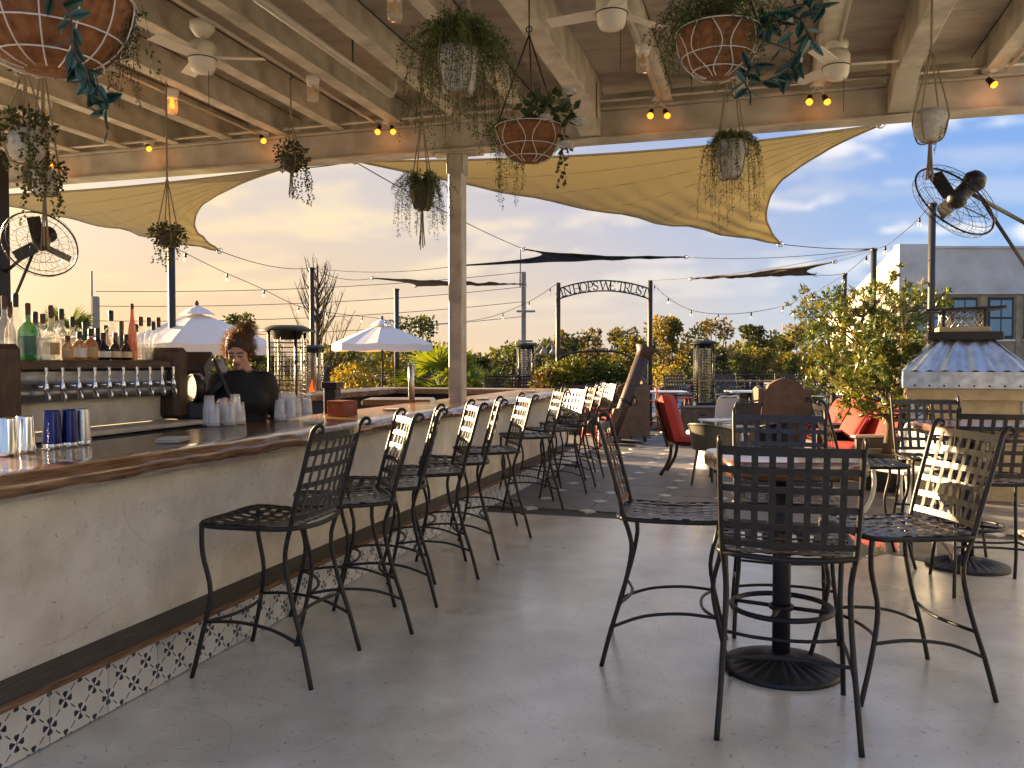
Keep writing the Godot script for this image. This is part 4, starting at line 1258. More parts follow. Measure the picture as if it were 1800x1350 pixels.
func macrame(t: Node3D, rim_y: float, r: float, knot_y: float, top_y: float, cords := 4, belly := 0.0, tassel := 0.0):
	for k in cords:
		var a := TAU * (k + 0.4) / cords
		var e := Vector3(cos(a), 0, sin(a))
		part("cord", MB.new(true).tube(curve([Vector3(0, -0.01, 0) + e * 0.01, e * r * 0.75 + Vector3(0, 0.0, 0), e * (r + belly) * 1.06 + Vector3(0, rim_y * 0.5, 0), e * r * 1.04 + Vector3(0, rim_y, 0), e * 0.006 + Vector3(0, knot_y, 0)], 4), 0.0055, 5), M.rope, t)
	part("hanging_rope", MB.new(true).tube([Vector3(0, knot_y - 0.01, 0), Vector3(0, top_y - 0.05, 0)], 0.008, 6), M.rope, t)
	part("knot", MB.new(true).lathe([Vector2(0.005, knot_y - 0.03), Vector2(0.017, knot_y), Vector2(0.006, knot_y + 0.035)], 8), M.rope, t)
	part("hook", MB.new(true).tube(curve([Vector3(0, top_y, 0), Vector3(0, top_y - 0.03, 0), Vector3(0.015, top_y - 0.045, 0), Vector3(0, top_y - 0.06, 0), Vector3(-0.012, top_y - 0.048, 0)], 4), 0.0045, 6), M.iron, t)
	if tassel > 0.0:
		for k in 7:
			var a := TAU * k / 7.0
			part("tassel_strand", MB.new(true).tube(curve([Vector3(cos(a) * 0.006, 0, sin(a) * 0.006), Vector3(cos(a) * 0.012, -tassel * 0.5, sin(a) * 0.012), Vector3(cos(a) * 0.022, -tassel * rng.randf_range(0.9, 1.05), sin(a) * 0.022)], 3), 0.004, 4), M.rope, t)
func pot_shape(r: float, h: float, round_ := false) -> MB:
	if round_:
		return MB.new(true).lathe([Vector2(0, 0.004), Vector2(r * 0.55, 0), Vector2(r * 0.9, h * 0.22), Vector2(r, h * 0.5), Vector2(r * 0.92, h * 0.8), Vector2(r * 0.7, h), Vector2(r * 0.62, h), Vector2(r * 0.62, h * 0.85)], 22)
	return MB.new(true).lathe([Vector2(0, 0.002), Vector2(r * 0.72, 0), Vector2(r * 0.74, 0.006), Vector2(r * 0.94, h * 0.8), Vector2(r, h * 0.82), Vector2(r, h), Vector2(r * 0.88, h), Vector2(r * 0.86, h * 0.85)], 22)
func wire_basket(called: String, label: String, base: Vector3, r: float, h: float, heart := false) -> Node3D:
	var t := thing(called, label, "hanging basket", base)
	var prof := func(u: float) -> Vector2: return Vector2(r * pow(sin(u * PI / 2), 0.75), h * (1.0 - cos(u * PI / 2)))
	var pf := []
	for i in 11:
		var q: Vector2 = prof.call(i / 10.0)
		pf.append(Vector2(q.x * 0.97, q.y + 0.006))
	pf.append(Vector2(r * 0.9, h)); pf.append(Vector2(0, h - 0.03))
	part("coir_liner", MB.new(true).lathe(pf, 26), M.coco, t)
	for u in [0.35, 0.62, 1.0]:
		var q: Vector2 = prof.call(u)
		part("wire_ring", MB.new(true).tube(ring(Vector3(0, q.y, 0), q.x * 1.015, 28), 0.0028, 5, true), M.wire, t)
	var nr := 14 if not heart else 12
	for k in nr:
		var pts := []
		for i in 10:
			var u := 0.12 + 0.88 * i / 9.0
			var q: Vector2 = prof.call(u)
			var a := TAU * k / nr
			if heart: a += 0.16 * sin(u * PI * 2.2) * (1 if k % 2 else -1)
			pts.append(Vector3(cos(a) * q.x * 1.015, q.y, sin(a) * q.x * 1.015))
		part("wire_rib", MB.new(true).tube(pts, 0.0025, 5), M.wire, t)
	var top := HOOK_Y - base.y
	var kn: float = min(h + 0.55, top - 0.12)
	for k in 3:
		var a := TAU * k / 3.0 + 0.4
		part("chain", MB.new(true).tube([Vector3(cos(a) * r, h, sin(a) * r), Vector3(0, kn, 0)], 0.005, 5), M.iron, t)
	part("hanging_rod", MB.new(true).tube([Vector3(0, kn, 0), Vector3(0, top, 0)], 0.005, 6), M.iron, t)
	part("hook_ring", MB.new(true).tube(ring(Vector3(0, kn + 0.03, 0), 0.018, 12, Basis(Vector3.RIGHT, PI / 2)), 0.004, 5, true), M.iron, t)
	return t
var bigleaf: Mesh
func leaf_spray(t: Node3D, pts: Array, n: int, sz: float, cols: Array):
	var sm := curve(pts, 8)
	part("stem", MB.new(true).tube(sm, 0.004, 5), M.bark, t)
	for i in n:
		var u := float(i + 1) / n
		var p: Vector3 = sm[int(u * (sm.size() - 1))]
		var d := (rv() + Vector3(0, -0.45, 0)).normalized()
		var x := d.cross(rv()).normalized()
		var o := part("leaf", bigleaf, M["bl%d" % (rng.randi() % 3)], t, p)
		var s := sz * rng.randf_range(0.7, 1.15)
		o.basis = Basis(x, d, x.cross(d)).scaled(Vector3.ONE * s)
func hanging():
	mat("bl0", 0.03, 0.09, 0.07, 0.4); mat("bl1", 0.05, 0.13, 0.11, 0.4); mat("bl2", 0.025, 0.06, 0.05, 0.4)
	var lb := MB.new(true)
	for i in 6:
		var u0 := i / 6.0
		var u1 := (i + 1) / 6.0
		var w0 := 0.21 * pow(sin(PI * pow(u0, 0.8)), 0.8)
		var w1 := 0.21 * pow(sin(PI * pow(u1, 0.8)), 0.8) if i < 5 else 0.0
		for s in [-1.0, 1.0]:
			lb.quad(Vector3(0, u0, 0.12 * u0 * u0), Vector3(s * w0, u0, 0.12 * u0 * u0 + w0 * 0.3), Vector3(s * w1, u1, 0.12 * u1 * u1 + w1 * 0.3), Vector3(0, u1, 0.12 * u1 * u1))
	bigleaf = lb.done()
	# 1 the big coir basket
	var p := at(88, 130, 2.6)
	var t := wire_basket("hanging_basket", "large coir lined wire basket trailing blue green leaves near the ceiling fan", p, 0.245, 0.23)
	var lf := LF.new()
	fern(lf, Vector3(0, 0.25, 0), 0.32, 0.2, 26, 0.02, GREENS, 0.9)
	var q := at(215, 25, 2.65) - p
	for k in 12:
		fern(lf, q + rv() * 0.02, 0.05, 0.3, 3, 0.011, [Color(0.06, 0.055, 0.02), Color(0.08, 0.07, 0.03)], 0.1)
	part("foliage", lf.mesh(), M.leaf, t)
	leaf_spray(t, [Vector3(0.02, 0.26, 0.1), at(118, 20, 2.33) - p, at(128, 85, 2.32) - p, at(150, 125, 2.34) - p, at(172, 160, 2.36) - p, at(190, 228, 2.38) - p], 34, 0.075, BLUEGREENS)
	leaf_spray(t, [at(150, 120, 2.34) - p, at(160, 150, 2.33) - p, at(185, 165, 2.35) - p], 10, 0.06, BLUEGREENS)
	# 2 basket at the upper right
	p = at(1262, 140, 3.6)
	t = wire_basket("hanging_basket", "coir lined wire basket overflowing with fern and long glossy leaves", p, 0.175, 0.2, true)
	lf = LF.new()
	fern(lf, Vector3(0, 0.2, 0), 0.27, 0.2, 75, 0.016, GREENS, 0.9)
	fern(lf, Vector3(-0.1, 0.2, 0.05), 0.24, 0.22, 25, 0.012, [Color(0.07, 0.06, 0.03)], 0.5)
	part("foliage", lf.mesh(), M.leaf, t)
	leaf_spray(t, [Vector3(0.05, 0.22, 0.05), at(1350, 40, 3.5) - p, at(1400, 30, 3.45) - p, at(1425, 70, 3.42) - p], 30, 0.1, BLUEGREENS)
	leaf_spray(t, [Vector3(0.05, 0.2, 0.05), at(1340, 70, 3.45) - p, at(1400, 95, 3.42) - p, at(1390, 120, 3.42) - p, at(1340, 145, 3.42) - p], 30, 0.09, BLUEGREENS)
	leaf_spray(t, [Vector3(0.05, 0.2, 0.05), at(1400, 10, 3.45) - p, at(1450, 12, 3.42) - p], 16, 0.09, BLUEGREENS)
	leaf_spray(t, [at(1330, 110, 3.45) - p, at(1310, 140, 3.44) - p, at(1320, 165, 3.44) - p], 14, 0.08, BLUEGREENS)
	# 3 basket with white flowers
	p = at(930, 288, 5.0)
	t = wire_basket("flower_basket", "scrolled wire basket with white flowers and trailing fern beside the post", p, 0.2, 0.21, true)
	lf = LF.new()
	fern(lf, Vector3(-0.14, 0.21, 0.0), 0.14, 0.42, 46, 0.016, GREENS, 0.4)
	bush(lf, Vector3(0.12, 0.3, 0.02), Vector3(0.17, 0.1, 0.12), 130, 0.07, [Color(0.05, 0.08, 0.035), Color(0.06, 0.1, 0.05)])
	vines(lf, Vector3(0.23, 0.16, 0.05), 0.02, 0.3, 3, 0.035, [Color(0.07, 0.07, 0.04)])
	part("foliage", lf.mesh(), M.leaf, t)
	var petal := mat("petal", 0.55, 0.52, 0.47, 0.7)
	for f in [[958, 215, 0.052], [1018, 222, 0.055], [993, 262, 0.052], [1003, 168, 0.045]]:
		var fl := MB.new(true)
		for k in 22:
			var a := k * 2.4
			var e := k / 22.0
			var d := Vector3(cos(a) * (0.35 + e), 1.1 - e * 1.3, sin(a) * (0.35 + e)).normalized()
			var x := d.cross(Vector3.UP).normalized()
			var c0: Vector3 = d * f[2] * 0.3
			var c1: Vector3 = d * f[2] * (0.7 + 0.4 * e)
			fl.quad(c0 - x * 0.008, c0 + x * 0.008, c1 + x * 0.02 + Vector3(0, 0.01, 0), c1 - x * 0.02 + Vector3(0, 0.01, 0))
		part("flower", fl, petal, t, at(f[0], f[1], 4.85) - p)
	# potted plants in knotted cords: px, pot bottom y, depth, pot radius, pot height, knot height, round, material, tassel
	var pots := [
		["hanging_fern", "big bushy fern in a pale pot slung high in front of the post", 806, 162, 4.0, 0.1, 0.2, 0.6, false, "pot_white", 0.1],
		["hanging_fern", "fern in a dark pot with long tassel hanging before the bright sky", 742, 367, 6.4, 0.088, 0.17, 0.5, false, "pot_dark", 0.3],
		["hanging_fern", "fern spilling from a grey cylinder pot in front of the yellow sail", 1284, 312, 5.5, 0.105, 0.23, 0.55, false, "pot_white", 0.0],
		["hanging_planter", "round white pot in a rope net with a long brown tassel", 1635, 248, 5.2, 0.1, 0.19, 0.36, true, "pot_white", 0.24],
		["hanging_planter", "small dark planter with leafy fringe hanging above the umbrella pole", 295, 432, 7.2, 0.085, 0.12, 0.42, false, "pot_dark", 0.0],
		["hanging_planter", "small bushy planter with frayed tassel hanging below the beam", 512, 300, 7.0, 0.075, 0.12, 0.3, false, "pot_dark", 0.22],
		["hanging_planter", "pale round pot with ivy hanging below the big coir basket", 46, 285, 4.5, 0.095, 0.17, 0.32, true, "pot_white", 0.1],
		["hanging_planter", "white pot with tassel and trailing leaves in front of the caged fan", 78, 342, 4.8, 0.075, 0.13, 0.6, false, "pot_white", 0.3]]
	for i in pots.size():
		var s = pots[i]
		p = at(s[2], s[3], s[4])
		t = thing(s[0], s[1], "hanging plant", p)
		part("pot", pot_shape(s[5], s[6], s[8]), M[s[9]], t)
		part("soil", MB.new(true).lathe([Vector2(s[5] * 0.9 if not s[8] else s[5] * 0.64, s[6] * 0.88), Vector2(0, s[6] * 0.9)], 16), M.soil, t)
		var top: float = HOOK_Y - p.y
		macrame(t, s[6], s[5], min(s[6] + s[7], top - 0.12), top, 4, 0.0, s[10])
		lf = LF.new()
		var ty: float = s[6]
		match i:
			0: fern(lf, Vector3(0, ty, 0), 0.27, 0.42, 190, 0.015, GREENS, 0.6)
			1: fern(lf, Vector3(0, ty, 0), 0.23, 0.38, 95, 0.015, GREENS, 0.45)
			2: fern(lf, Vector3(0, ty, 0), 0.21, 0.5, 110, 0.014, GREENS + [Color(0.13, 0.13, 0.04)], 0.3)
			3: vines(lf, Vector3(0.02, ty, 0.0), 0.05, 0.26, 6, 0.016, GREENS)
			4:
				bush(lf, Vector3(0, ty * 0.8, 0), Vector3(0.15, 0.1, 0.15), 420, 0.035, [Color(0.05, 0.065, 0.03), Color(0.07, 0.09, 0.04)])
				vines(lf, Vector3(0, ty * 0.5, 0), 0.13, 0.26, 14, 0.022, [Color(0.08, 0.09, 0.04)])
			5:
				bush(lf, Vector3(0, ty, 0), Vector3(0.14, 0.13, 0.14), 420, 0.035, [Color(0.05, 0.065, 0.03), Color(0.07, 0.09, 0.04)])
				vines(lf, Vector3(0.08, ty * 0.6, 0), 0.07, 0.36, 9, 0.022, [Color(0.07, 0.08, 0.04)])
			6:
				bush(lf, Vector3(-0.02, ty, 0), Vector3(0.17, 0.11, 0.14), 460, 0.035, [Color(0.05, 0.065, 0.03), Color(0.07, 0.09, 0.04)])
				vines(lf, Vector3(0.0, ty * 0.8, 0), 0.14, 0.34, 16, 0.026, [Color(0.05, 0.065, 0.03), Color(0.08, 0.1, 0.04)])
			7:
				bush(lf, Vector3(0.0, ty, 0), Vector3(0.12, 0.1, 0.12), 240, 0.032, [Color(0.05, 0.065, 0.03), Color(0.07, 0.09, 0.04)])
				vines(lf, Vector3(0.0, ty, 0), 0.11, 0.28, 12, 0.026, [Color(0.05, 0.065, 0.03), Color(0.08, 0.1, 0.04)])
		part("foliage", lf.mesh(), M.leaf, t)

func roof_fans():
	var fan := func(c: Vector3, ang: float, lab: String):
		var t := thing("ceiling_fan", lab, "ceiling fan", c, ang, "white ceiling fans")
		var up := HOOK_Y - c.y
		part("canopy", MB.new(true).lathe([Vector2(0.05, up), Vector2(0.085, up - 0.005), Vector2(0.085, up - 0.05), Vector2(0.05, up - 0.1), Vector2(0.015, up - 0.11)], 18), M.whitefan, t)
		part("down_rod", MB.new(true).tube([Vector3(0, 0.1, 0), Vector3(0, up - 0.1, 0)], 0.013, 8), M.whitefan, t)
		part("motor", MB.new(true).lathe([Vector2(0.02, 0.13), Vector2(0.08, 0.115), Vector2(0.1, 0.08), Vector2(0.1, 0.0), Vector2(0.094, -0.01), Vector2(0.09, -0.05), Vector2(0.075, -0.085), Vector2(0.0, -0.1)], 22), M.whitefan, t)
		part("rim_band", MB.new(true).tube(ring(Vector3(0, 0.0, 0), 0.1, 24), 0.004, 5, true), M.iron, t)
		for k in 3:
			var a := TAU * k / 3.0
			var b := Basis(Vector3.UP, a)
			part("blade", MB.new().box(b * Vector3(0.26, 0.015, 0), Vector3(0.34, 0.008, 0.105), b * Basis(Vector3.RIGHT, 0.2), 0.003), M.whitefan, t)
		part("pull_chain", MB.new(true).tube([Vector3(0.05, -0.06, 0.03), Vector3(0.05, -0.34, 0.03)], 0.0025, 4), M.iron, t)
	fan.call(at(356, 105, 5.95), 0.35, "white ceiling fan above the bar taps with its pull chain hanging")
	fan.call(at(1470, 118, 6.3), 0.1, "white ceiling fan beside the glossy leaves near the roof beam")
	fan.call(at(1075, 25, 5.3), 0.9, "white ceiling fan above the flower basket")
	# caged wall fans
	var cage_fan := func(c: Vector3, axis: Vector3, r: float, lab: String, m: Material, post: Vector3):
		var t := thing("cage_fan", lab, "fan", c)
		var y := axis.normalized()
		var x := y.cross(Vector3(0.1, 1, 0.2)).normalized()
		var b := Basis(x, y, x.cross(y))
		part("outer_hoop", MB.new(true).tube(ring(Vector3.ZERO, r, 36, b), 0.008, 6, true), m, t)
		var cg := MB.new(true)
		for f in [[0.95, 0.055], [0.7, 0.085], [0.42, 0.1], [0.16, 0.105], [0.95, -0.055], [0.7, -0.08], [0.42, -0.09]]:
			cg.tube(ring(b * Vector3(0, f[1], 0), r * f[0], 28, b), 0.0022, 4, true)
		for k in 30:
			var a := TAU * k / 30.0
			var e := Vector3(cos(a), 0, sin(a))
			cg.tube([b * (e * r * 0.12 + Vector3(0, 0.106, 0)), b * (e * r * 0.7 + Vector3(0, 0.085, 0)), b * (e * r * 0.95 + Vector3(0, 0.055, 0)), b * (e * r), b * (e * r * 0.95 + Vector3(0, -0.055, 0)), b * (e * r * 0.7 + Vector3(0, -0.08, 0)), b * (e * r * 0.3 + Vector3(0, -0.092, 0))], 0.0013, 3)
		var cgo := part("cage", cg, m, t)
		cgo.set_meta("kind", "stuff")
		part("motor", MB.new(true).lathe([Vector2(0, -0.28), Vector2(0.06, -0.27), Vector2(0.085, -0.22), Vector2(0.075, -0.18), Vector2(0.06, -0.17), Vector2(0.06, -0.06), Vector2(0.075, -0.05), Vector2(0.07, 0.0), Vector2(0.03, 0.04), Vector2(0, 0.045)], 18, Transform3D(b, Vector3.ZERO)), M.blackmetal, t)
		for k in 3:
			var a := TAU * k / 3.0 + 0.5
			var bb := b * Basis(Vector3.UP, a)
			part("blade", MB.new().box(bb * Vector3(r * 0.5, 0, 0), Vector3(r * 0.72, 0.004, r * 0.34), bb * Basis(Vector3.RIGHT, 0.45), 0.0015), M.blackmetal, t)
		var q := b * Vector3(0, -0.12, 0)
		part("bracket_arm", MB.new(true).tube([q, q.lerp(post - c, 0.25) , post - c], 0.016, 8), M.blackmetal, t)
		part("bracket_strut", MB.new(true).tube([q.lerp(post - c, 0.2), post - c + Vector3(0, -0.45, 0)], 0.014, 8), M.blackmetal, t)
	var right_dir := (Basis(Vector3.UP, YAW) * Vector3.RIGHT)
	var fwd := (Basis(Vector3.UP, YAW) * Vector3.FORWARD)
	cage_fan.call(at(70, 430, 7.9), (right_dir * 0.1 + Vector3(0, -0.55, 0) - fwd * 0.8), 0.33, "wire caged fan mounted on the dark post above the bottles", M.iron, foot(2, 8.4, 2.35) + right_dir * 0.06)
	cage_fan.call(at(1676, 355, 6.2), (-right_dir * 0.62 + Vector3(0, -0.62, 0)).normalized(), 0.33, "black wire caged fan tilted steeply against the blue sky", M.blackmetal, Vector3(2.2, 2.55, -7.98))

func roof_lamps():
	var glow := StandardMaterial3D.new()
	glow.albedo_color = Color(1, 0.6, 0.2)
	glow.emission_enabled = true
	glow.emission = Color(1.0, 0.5, 0.14)
	glow.emission_energy_multiplier = 0.8
	M["glow"] = glow
	var unlit := mat("bulb_off", 0.5, 0.32, 0.12, 0.2)
	var jar := glassmat("jarglass", 0.75, 0.68, 0.55, 0.2)
	var js := [[302, 163, true, "glass jar lamp with glowing filament above the tap tower"], [550, 140, false, "unlit glass jar lamp hanging between the two ceiling fans"], [1130, 84, false, "unlit glass jar lamp below the fan above the flower basket"], [694, -14, false, "unlit glass jar lamp above the big fern at the ceiling"], [80, 182, false, "unlit glass jar lamp behind the big coir basket"]]
	for s in js:
		var p := gnd(s[0], s[1], 3.825)
		var t := thing("jar_lamp", s[3], "lamp", p, 0.0, "glass jar lamps")
		part("socket", MB.new(true).lathe([Vector2(0.004, 0.03), Vector2(0.06, 0.03), Vector2(0.06, 0.0), Vector2(0.055, -0.02), Vector2(0.048, -0.05), Vector2(0, -0.05)], 16), M.whitefan, t)
		part("jar", MB.new(true).lathe([Vector2(0.046, -0.04), Vector2(0.05, -0.055), Vector2(0.05, -0.165), Vector2(0.042, -0.18), Vector2(0, -0.182)], 16), jar, t)
		part("bulb", MB.new(true).lathe([Vector2(0.012, -0.05), Vector2(0.014, -0.075), Vector2(0.024, -0.105), Vector2(0.02, -0.13), Vector2(0, -0.142)], 12), glow if s[2] else unlit, t)
		if s[2]: lamp_light(t, Vector3(0, -0.11, 0), 0.004, 0.03)
	var sp := [[265, 262, 1, "single clip lamp glowing on the beam over the round planter"], [465, 248, 1, "single clip lamp glowing on the beam next to the bushy planter"], [97, 290, 1, "single clip lamp glowing on the beam behind the ivy pots"], [680, 232, 2, "pair of beam lamps on the side of the hanging fern with tassel"], [1157, 204, 2, "pair of glowing beam lamps between the flower basket and the grey pot"], [1435, 180, 2, "pair of glowing beam lamps below the white ceiling fan"], [1738, 150, 1, "single glowing beam lamp above the tilted black fan"]]
	for s in sp:
		var d := dirpx(s[0], s[1])
		var p := Vector3(0, EYE, 0) + d * (-7.82 / d.z)
		var t := thing("beam_lamp", s[3], "lamp", Vector3(p.x, 3.86, -7.8), YAW, "lamps along the roof beam")
		part("box", MB.new(true).lathe([Vector2(0, 0.02), Vector2(0.055, 0.02), Vector2(0.058, -0.02), Vector2(0, -0.025)], 14), M.whitefan, t)
		var drop: float = p.y - 3.86
		for k in s[2]:
			var x: float = (k * 2 - 1) * 0.07 if s[2] == 2 else 0.0
			var hd := part("lamp_head", MB.new(true).lathe([Vector2(0.0, 0.05), Vector2(0.02, 0.045), Vector2(0.026, 0.0), Vector2(0.036, -0.02), Vector2(0.034, -0.024), Vector2(0.024, 0.0)], 14), M.blackmetal, t, Vector3(x, drop + 0.01, 0.03), Vector3(-0.5, 0, (k - 0.5) * 0.5 if s[2] == 2 else 0.5))
			part("arm", MB.new(true).tube([Vector3(0, -0.02, 0), Vector3(x * 0.8, drop * 0.5, 0.01), Vector3(x, drop + 0.05, 0.02)], 0.008, 6), M.whitefan, t)
			part("bulb", MB.new(true).lathe([Vector2(0.02, -0.005), Vector2(0.031, -0.028), Vector2(0.022, -0.048), Vector2(0, -0.054)], 12), glow, hd)
			if k == 0: lamp_light(t, Vector3(x, drop - 0.06, 0.06), 0.003, 0.03)
func lamp_light(t: Node3D, p: Vector3, e: float, size: float):
	var l := OmniLight3D.new()
	l.name = "light"
	t.add_child(l, true)
	l.position = p
	l.light_color = Color(1.0, 0.62, 0.28)
	l.light_energy = e
	l.light_size = size
	l.omni_range = 12.0
	l.omni_attenuation = 2.0
	l.shadow_enabled = true

# ---------- shade sails, cables, poles ----------
func sail(label: String, A: Vector3, B: Vector3, C: Vector3, kab: float, kbc: float, kca: float, sag: float, m: Material, called := "shade_sail"):
	var cen := (A + B + C) / 3.0
	var t := thing(called, label, "shade sail", cen)
	var nrm := (B - A).cross(C - A).normalized()
	if nrm.y < 0: nrm = -nrm
	var P := func(u: float, v: float) -> Vector3:   # u from A to the side BC, v along BC
		var a := 1.0 - u
		var b := u * (1.0 - v)
		var c := u * v
		var p := A * a + B * b + C * c
		p += kab * 4.0 * a * b * (1.0 - c) * (C - (A + B) / 2) + kbc * 4.0 * b * c * (1.0 - a) * (A - (B + C) / 2) + kca * 4.0 * c * a * (1.0 - b) * (B - (C + A) / 2)
		p -= nrm * sag * 27.0 * a * b * c
		p += nrm * 0.05 * sin(b * 34.0 + a * 14.0) * pow(c, 2.0) * (1.0 - c) * 3.0 + nrm * 0.012 * sin((a - b) * 46.0) * c
		return p - cen
	part("cloth", MB.new(true).sheet(P, 44, 44), m, t)
	for e in 3:
		var pts := []
		for i in 25:
			var s := i / 24.0
			pts.append(P.call(s, 0.0) if e == 0 else (P.call(s, 1.0) if e == 1 else P.call(1.0, s)))
		part("hem", MB.new(true).tube(pts, 0.014, 5), m, t)
	for k in 5:
		var pts := []
		for i in 19: pts.append(P.call(0.05 + 0.95 * i / 18.0, (k + 1) / 6.0))
		part("seam", MB.new(true).tube(pts, 0.003, 4), m, t)
	for q in [A, B, C]:
		part("corner_ring", MB.new(true).tube(ring(q - cen, 0.04, 10, Basis(Vector3.RIGHT, 1.2)), 0.008, 5, true), M.galv, t)
func wire(label: String, a: Vector3, b: Vector3, sag := 0.0, r := 0.006, called := "cable", cat := "cable"):
	var pts := []
	for i in 17:
		var s := i / 16.0
		pts.append(a.lerp(b, s) - Vector3(0, sag * 4 * s * (1 - s), 0) - a)
	var t := thing(called, label, cat, a)
	part("line", MB.new(true).tube(pts, r, 5), M.cable, t)
	return t
func light_string(label: String, pts: Array, n: int, depth_bulb := 0.09):
	var sm := curve(pts, 8)
	var t := thing("light_string", label, "string lights", pts[0])
	for i in sm.size(): sm[i] -= pts[0]
	part("line", MB.new(true).tube(sm, 0.006, 5), M.cable, t)
	var socket: Mesh = MB.new(true).lathe([Vector2(0, 0), Vector2(0.014, -0.005), Vector2(0.02, -0.06), Vector2(0.014, -0.07)], 8).done()
	var bulb: Mesh = MB.new(true).lathe([Vector2(0.012, -0.07), Vector2(0.03, -0.11), Vector2(0.022, -0.145), Vector2(0, -0.155)], 8).done()
	for k in n:
		var p: Vector3 = sm[int((k + 0.6) / n * (sm.size() - 1))]
		var o := part("socket", socket, M.black, t, p)
		part("bulb", bulb, M.plastic, o)
func pole(label: String, px: float, topy: float, depth: float, r: float, m: Material, called := "steel_pole", cat := "pole") -> Vector3:
	var top := at(px, topy, depth)
	var t := thing(called, label, cat, Vector3(top.x, -0.004, top.z))
	part("shaft", MB.new(true).tube([Vector3(0, 0, 0), Vector3(0, top.y, 0)], r, 12), m, t)
	part("cap", MB.new(true).lathe([Vector2(r * 1.25, top.y - 0.03), Vector2(r * 1.25, top.y + 0.01), Vector2(0, top.y + 0.02)], 12), m, t)
	part("base_plate", MB.new().box(Vector3(0, 0.008, 0), Vector3(r * 5, 0.016, r * 5)), m, t)
	return top
func sails():
	var cloth := mat("sailcloth", 0.48, 0.44, 0.31, 0.8, 0.0, T.weave, Vector3(1.2, 1.2, 1.2))
	cloth.backlight_enabled = true; cloth.backlight = Color(0.62, 0.57, 0.4); cloth.cull_mode = BaseMaterial3D.CULL_DISABLED
	var dark := mat("darkcloth", 0.02, 0.018, 0.02, 0.8, 0.0, T.weave, Vector3(1.2, 1.2, 1.2))
	var drab := mat("drabcloth", 0.12, 0.09, 0.06, 0.8, 0.0, T.weave, Vector3(1.2, 1.2, 1.2))
	var iron2 := mat("poleiron", 0.03, 0.026, 0.024, 0.5, 0.3)
	var A := at(1548, 219, 8.35)
	var B := at(1372, 429, 11.8)
	var C := at(625, 283, 9.4)
	sail("large golden shade sail stretched from the roof beam over the terrace", A, C, B, 0.07, -0.02, 0.11, 0.12, cloth)
	var P1 := pole("slim dark pole behind the leafy tree holding the big sail cable", 1536, 437, 13.6, 0.045, iron2)
	wire("steel cable from the golden sail corner to the pole behind the tree", B, P1, 0.03)
	wire("steel cable from the golden sail corner to the roof beam beside the flower basket", C, Vector3(C.x - 0.75, 3.56, -8.15), 0.02)
	var A2 := at(497, 296, 8.6)
	var B2 := at(386, 441, 11.5)
	var C2 := at(-60, 345, 10.5)
	sail("smaller golden shade sail hanging over the far side of the bar", A2, C2, B2, 0.05, 0.0, 0.17, 0.12, cloth)
	var P2 := pole("dark pole standing in front of the bare tree", 548, 471, 17.5, 0.05, iron2)
	wire("steel cable from the smaller golden sail to the pole by the bare tree", B2, P2, 0.1)
	var P3 := pole("dark pole rising behind the white umbrella next to the bar", 301, 432, 13.0, 0.055, iron2)
	var lp := pole("dark pole behind the second white umbrella", 697, 508, 23.0, 0.065, iron2)
	var pk := at(921, 438, 15.5)
	var l3 := at(806, 467, 15.0)
	var r3 := at(1205, 452, 16.5)
	sail("black shade sail seen almost edge on beyond the post", pk, l3, r3, 0.22, 0.04, 0.16, 0.05, dark)
	wire("cable from the black sail to the pole by the bare tree", l3, P2, 0.1)
	wire("cable from the black sail to the pole behind the leafy tree", r3, P1, 0.08)
	wire("long stay cable rising from the black sail to the roof beam", pk, Vector3(at(575, 291, 8.3).x, 3.56, -8.15), 0.05)
	var l4 := at(655, 489, 18.0)
	var m4 := at(730, 503, 19.5)
	var r4 := at(925, 500, 20.0)
	sail("thin olive shade sail hanging far off beside the post", m4, l4, r4, 0.1, 0.05, 0.1, 0.03, drab)
	wire("cable from the thin olive sail to the pole by the bare tree", l4, P2, 0.12)
	var a5 := at(1468, 460, 16.0)
	var b5 := at(1434, 483, 17.0)
	var c5 := at(1215, 490, 18.5)
	sail("small brown shade sail pulled tight beside the leafy tree", a5, b5, c5, 0.12, 0.04, 0.14, 0.04, drab)
	wire("cable from the small brown sail up to the pole behind the leafy tree", a5, P1, 0.02)
	var P5 := pole("short dark pole just showing above the leafy tree", 1485, 481, 18.0, 0.045, iron2)
	wire("cable from the small brown sail across to the short pole in the tree", b5, P5, 0.02)
	var P6 := pole("tall dark square pole in front of the brick building", 1639, 358, 12.2, 0.05, iron2)
	# signboard arch
	var s0 := at(981, 497, 19.0)
	var s1 := at(1143, 493, 19.0)
	var g := thing("sign_arch", "black iron arch with cut out letters on two posts over the terrace", "sign", Vector3((s0.x + s1.x) / 2, -0.004, (s0.z + s1.z) / 2))
	var o := -g.position
	for s in [s0, s1]:
		part("post", MB.new(true).tube([Vector3(s.x, 0, s.z) + o, s + o], 0.055, 10), iron2, g)
	var w := s1 - s0
	w.y = 0
	var L := w.length()
	var ux := w / L
	var bt := Basis(ux, Vector3.UP, ux.cross(Vector3.UP))
	var arc := func(s: float, y0: float) -> Vector3: return s0 + ux * L * s + Vector3(0, y0 - s0.y + 0.19 * (1.0 - pow(2 * s - 1, 2)), 0)
	var yb := at(981, 526, 19.0).y
	var yt := at(981, 508, 19.0).y
	for y in [yb, yt]:
		var pts := []
		for i in 17: pts.append(arc.call(i / 16.0, y) + o)
		part("rail", MB.new(true).tube(pts, 0.017, 6), iron2, g)
	var font := SystemFont.new()
	font.font_names = PackedStringArray(["Droid Serif"])
	var words := "IN HOPS WE TRUST"
	var wid := {"I": 0.55, " ": 0.35, "W": 1.45, "O": 1.1, "H": 1.1, "N": 1.1, "E": 0.9, "T": 0.95, "R": 1.0, "U": 1.05, "S": 0.8, "P": 0.9}
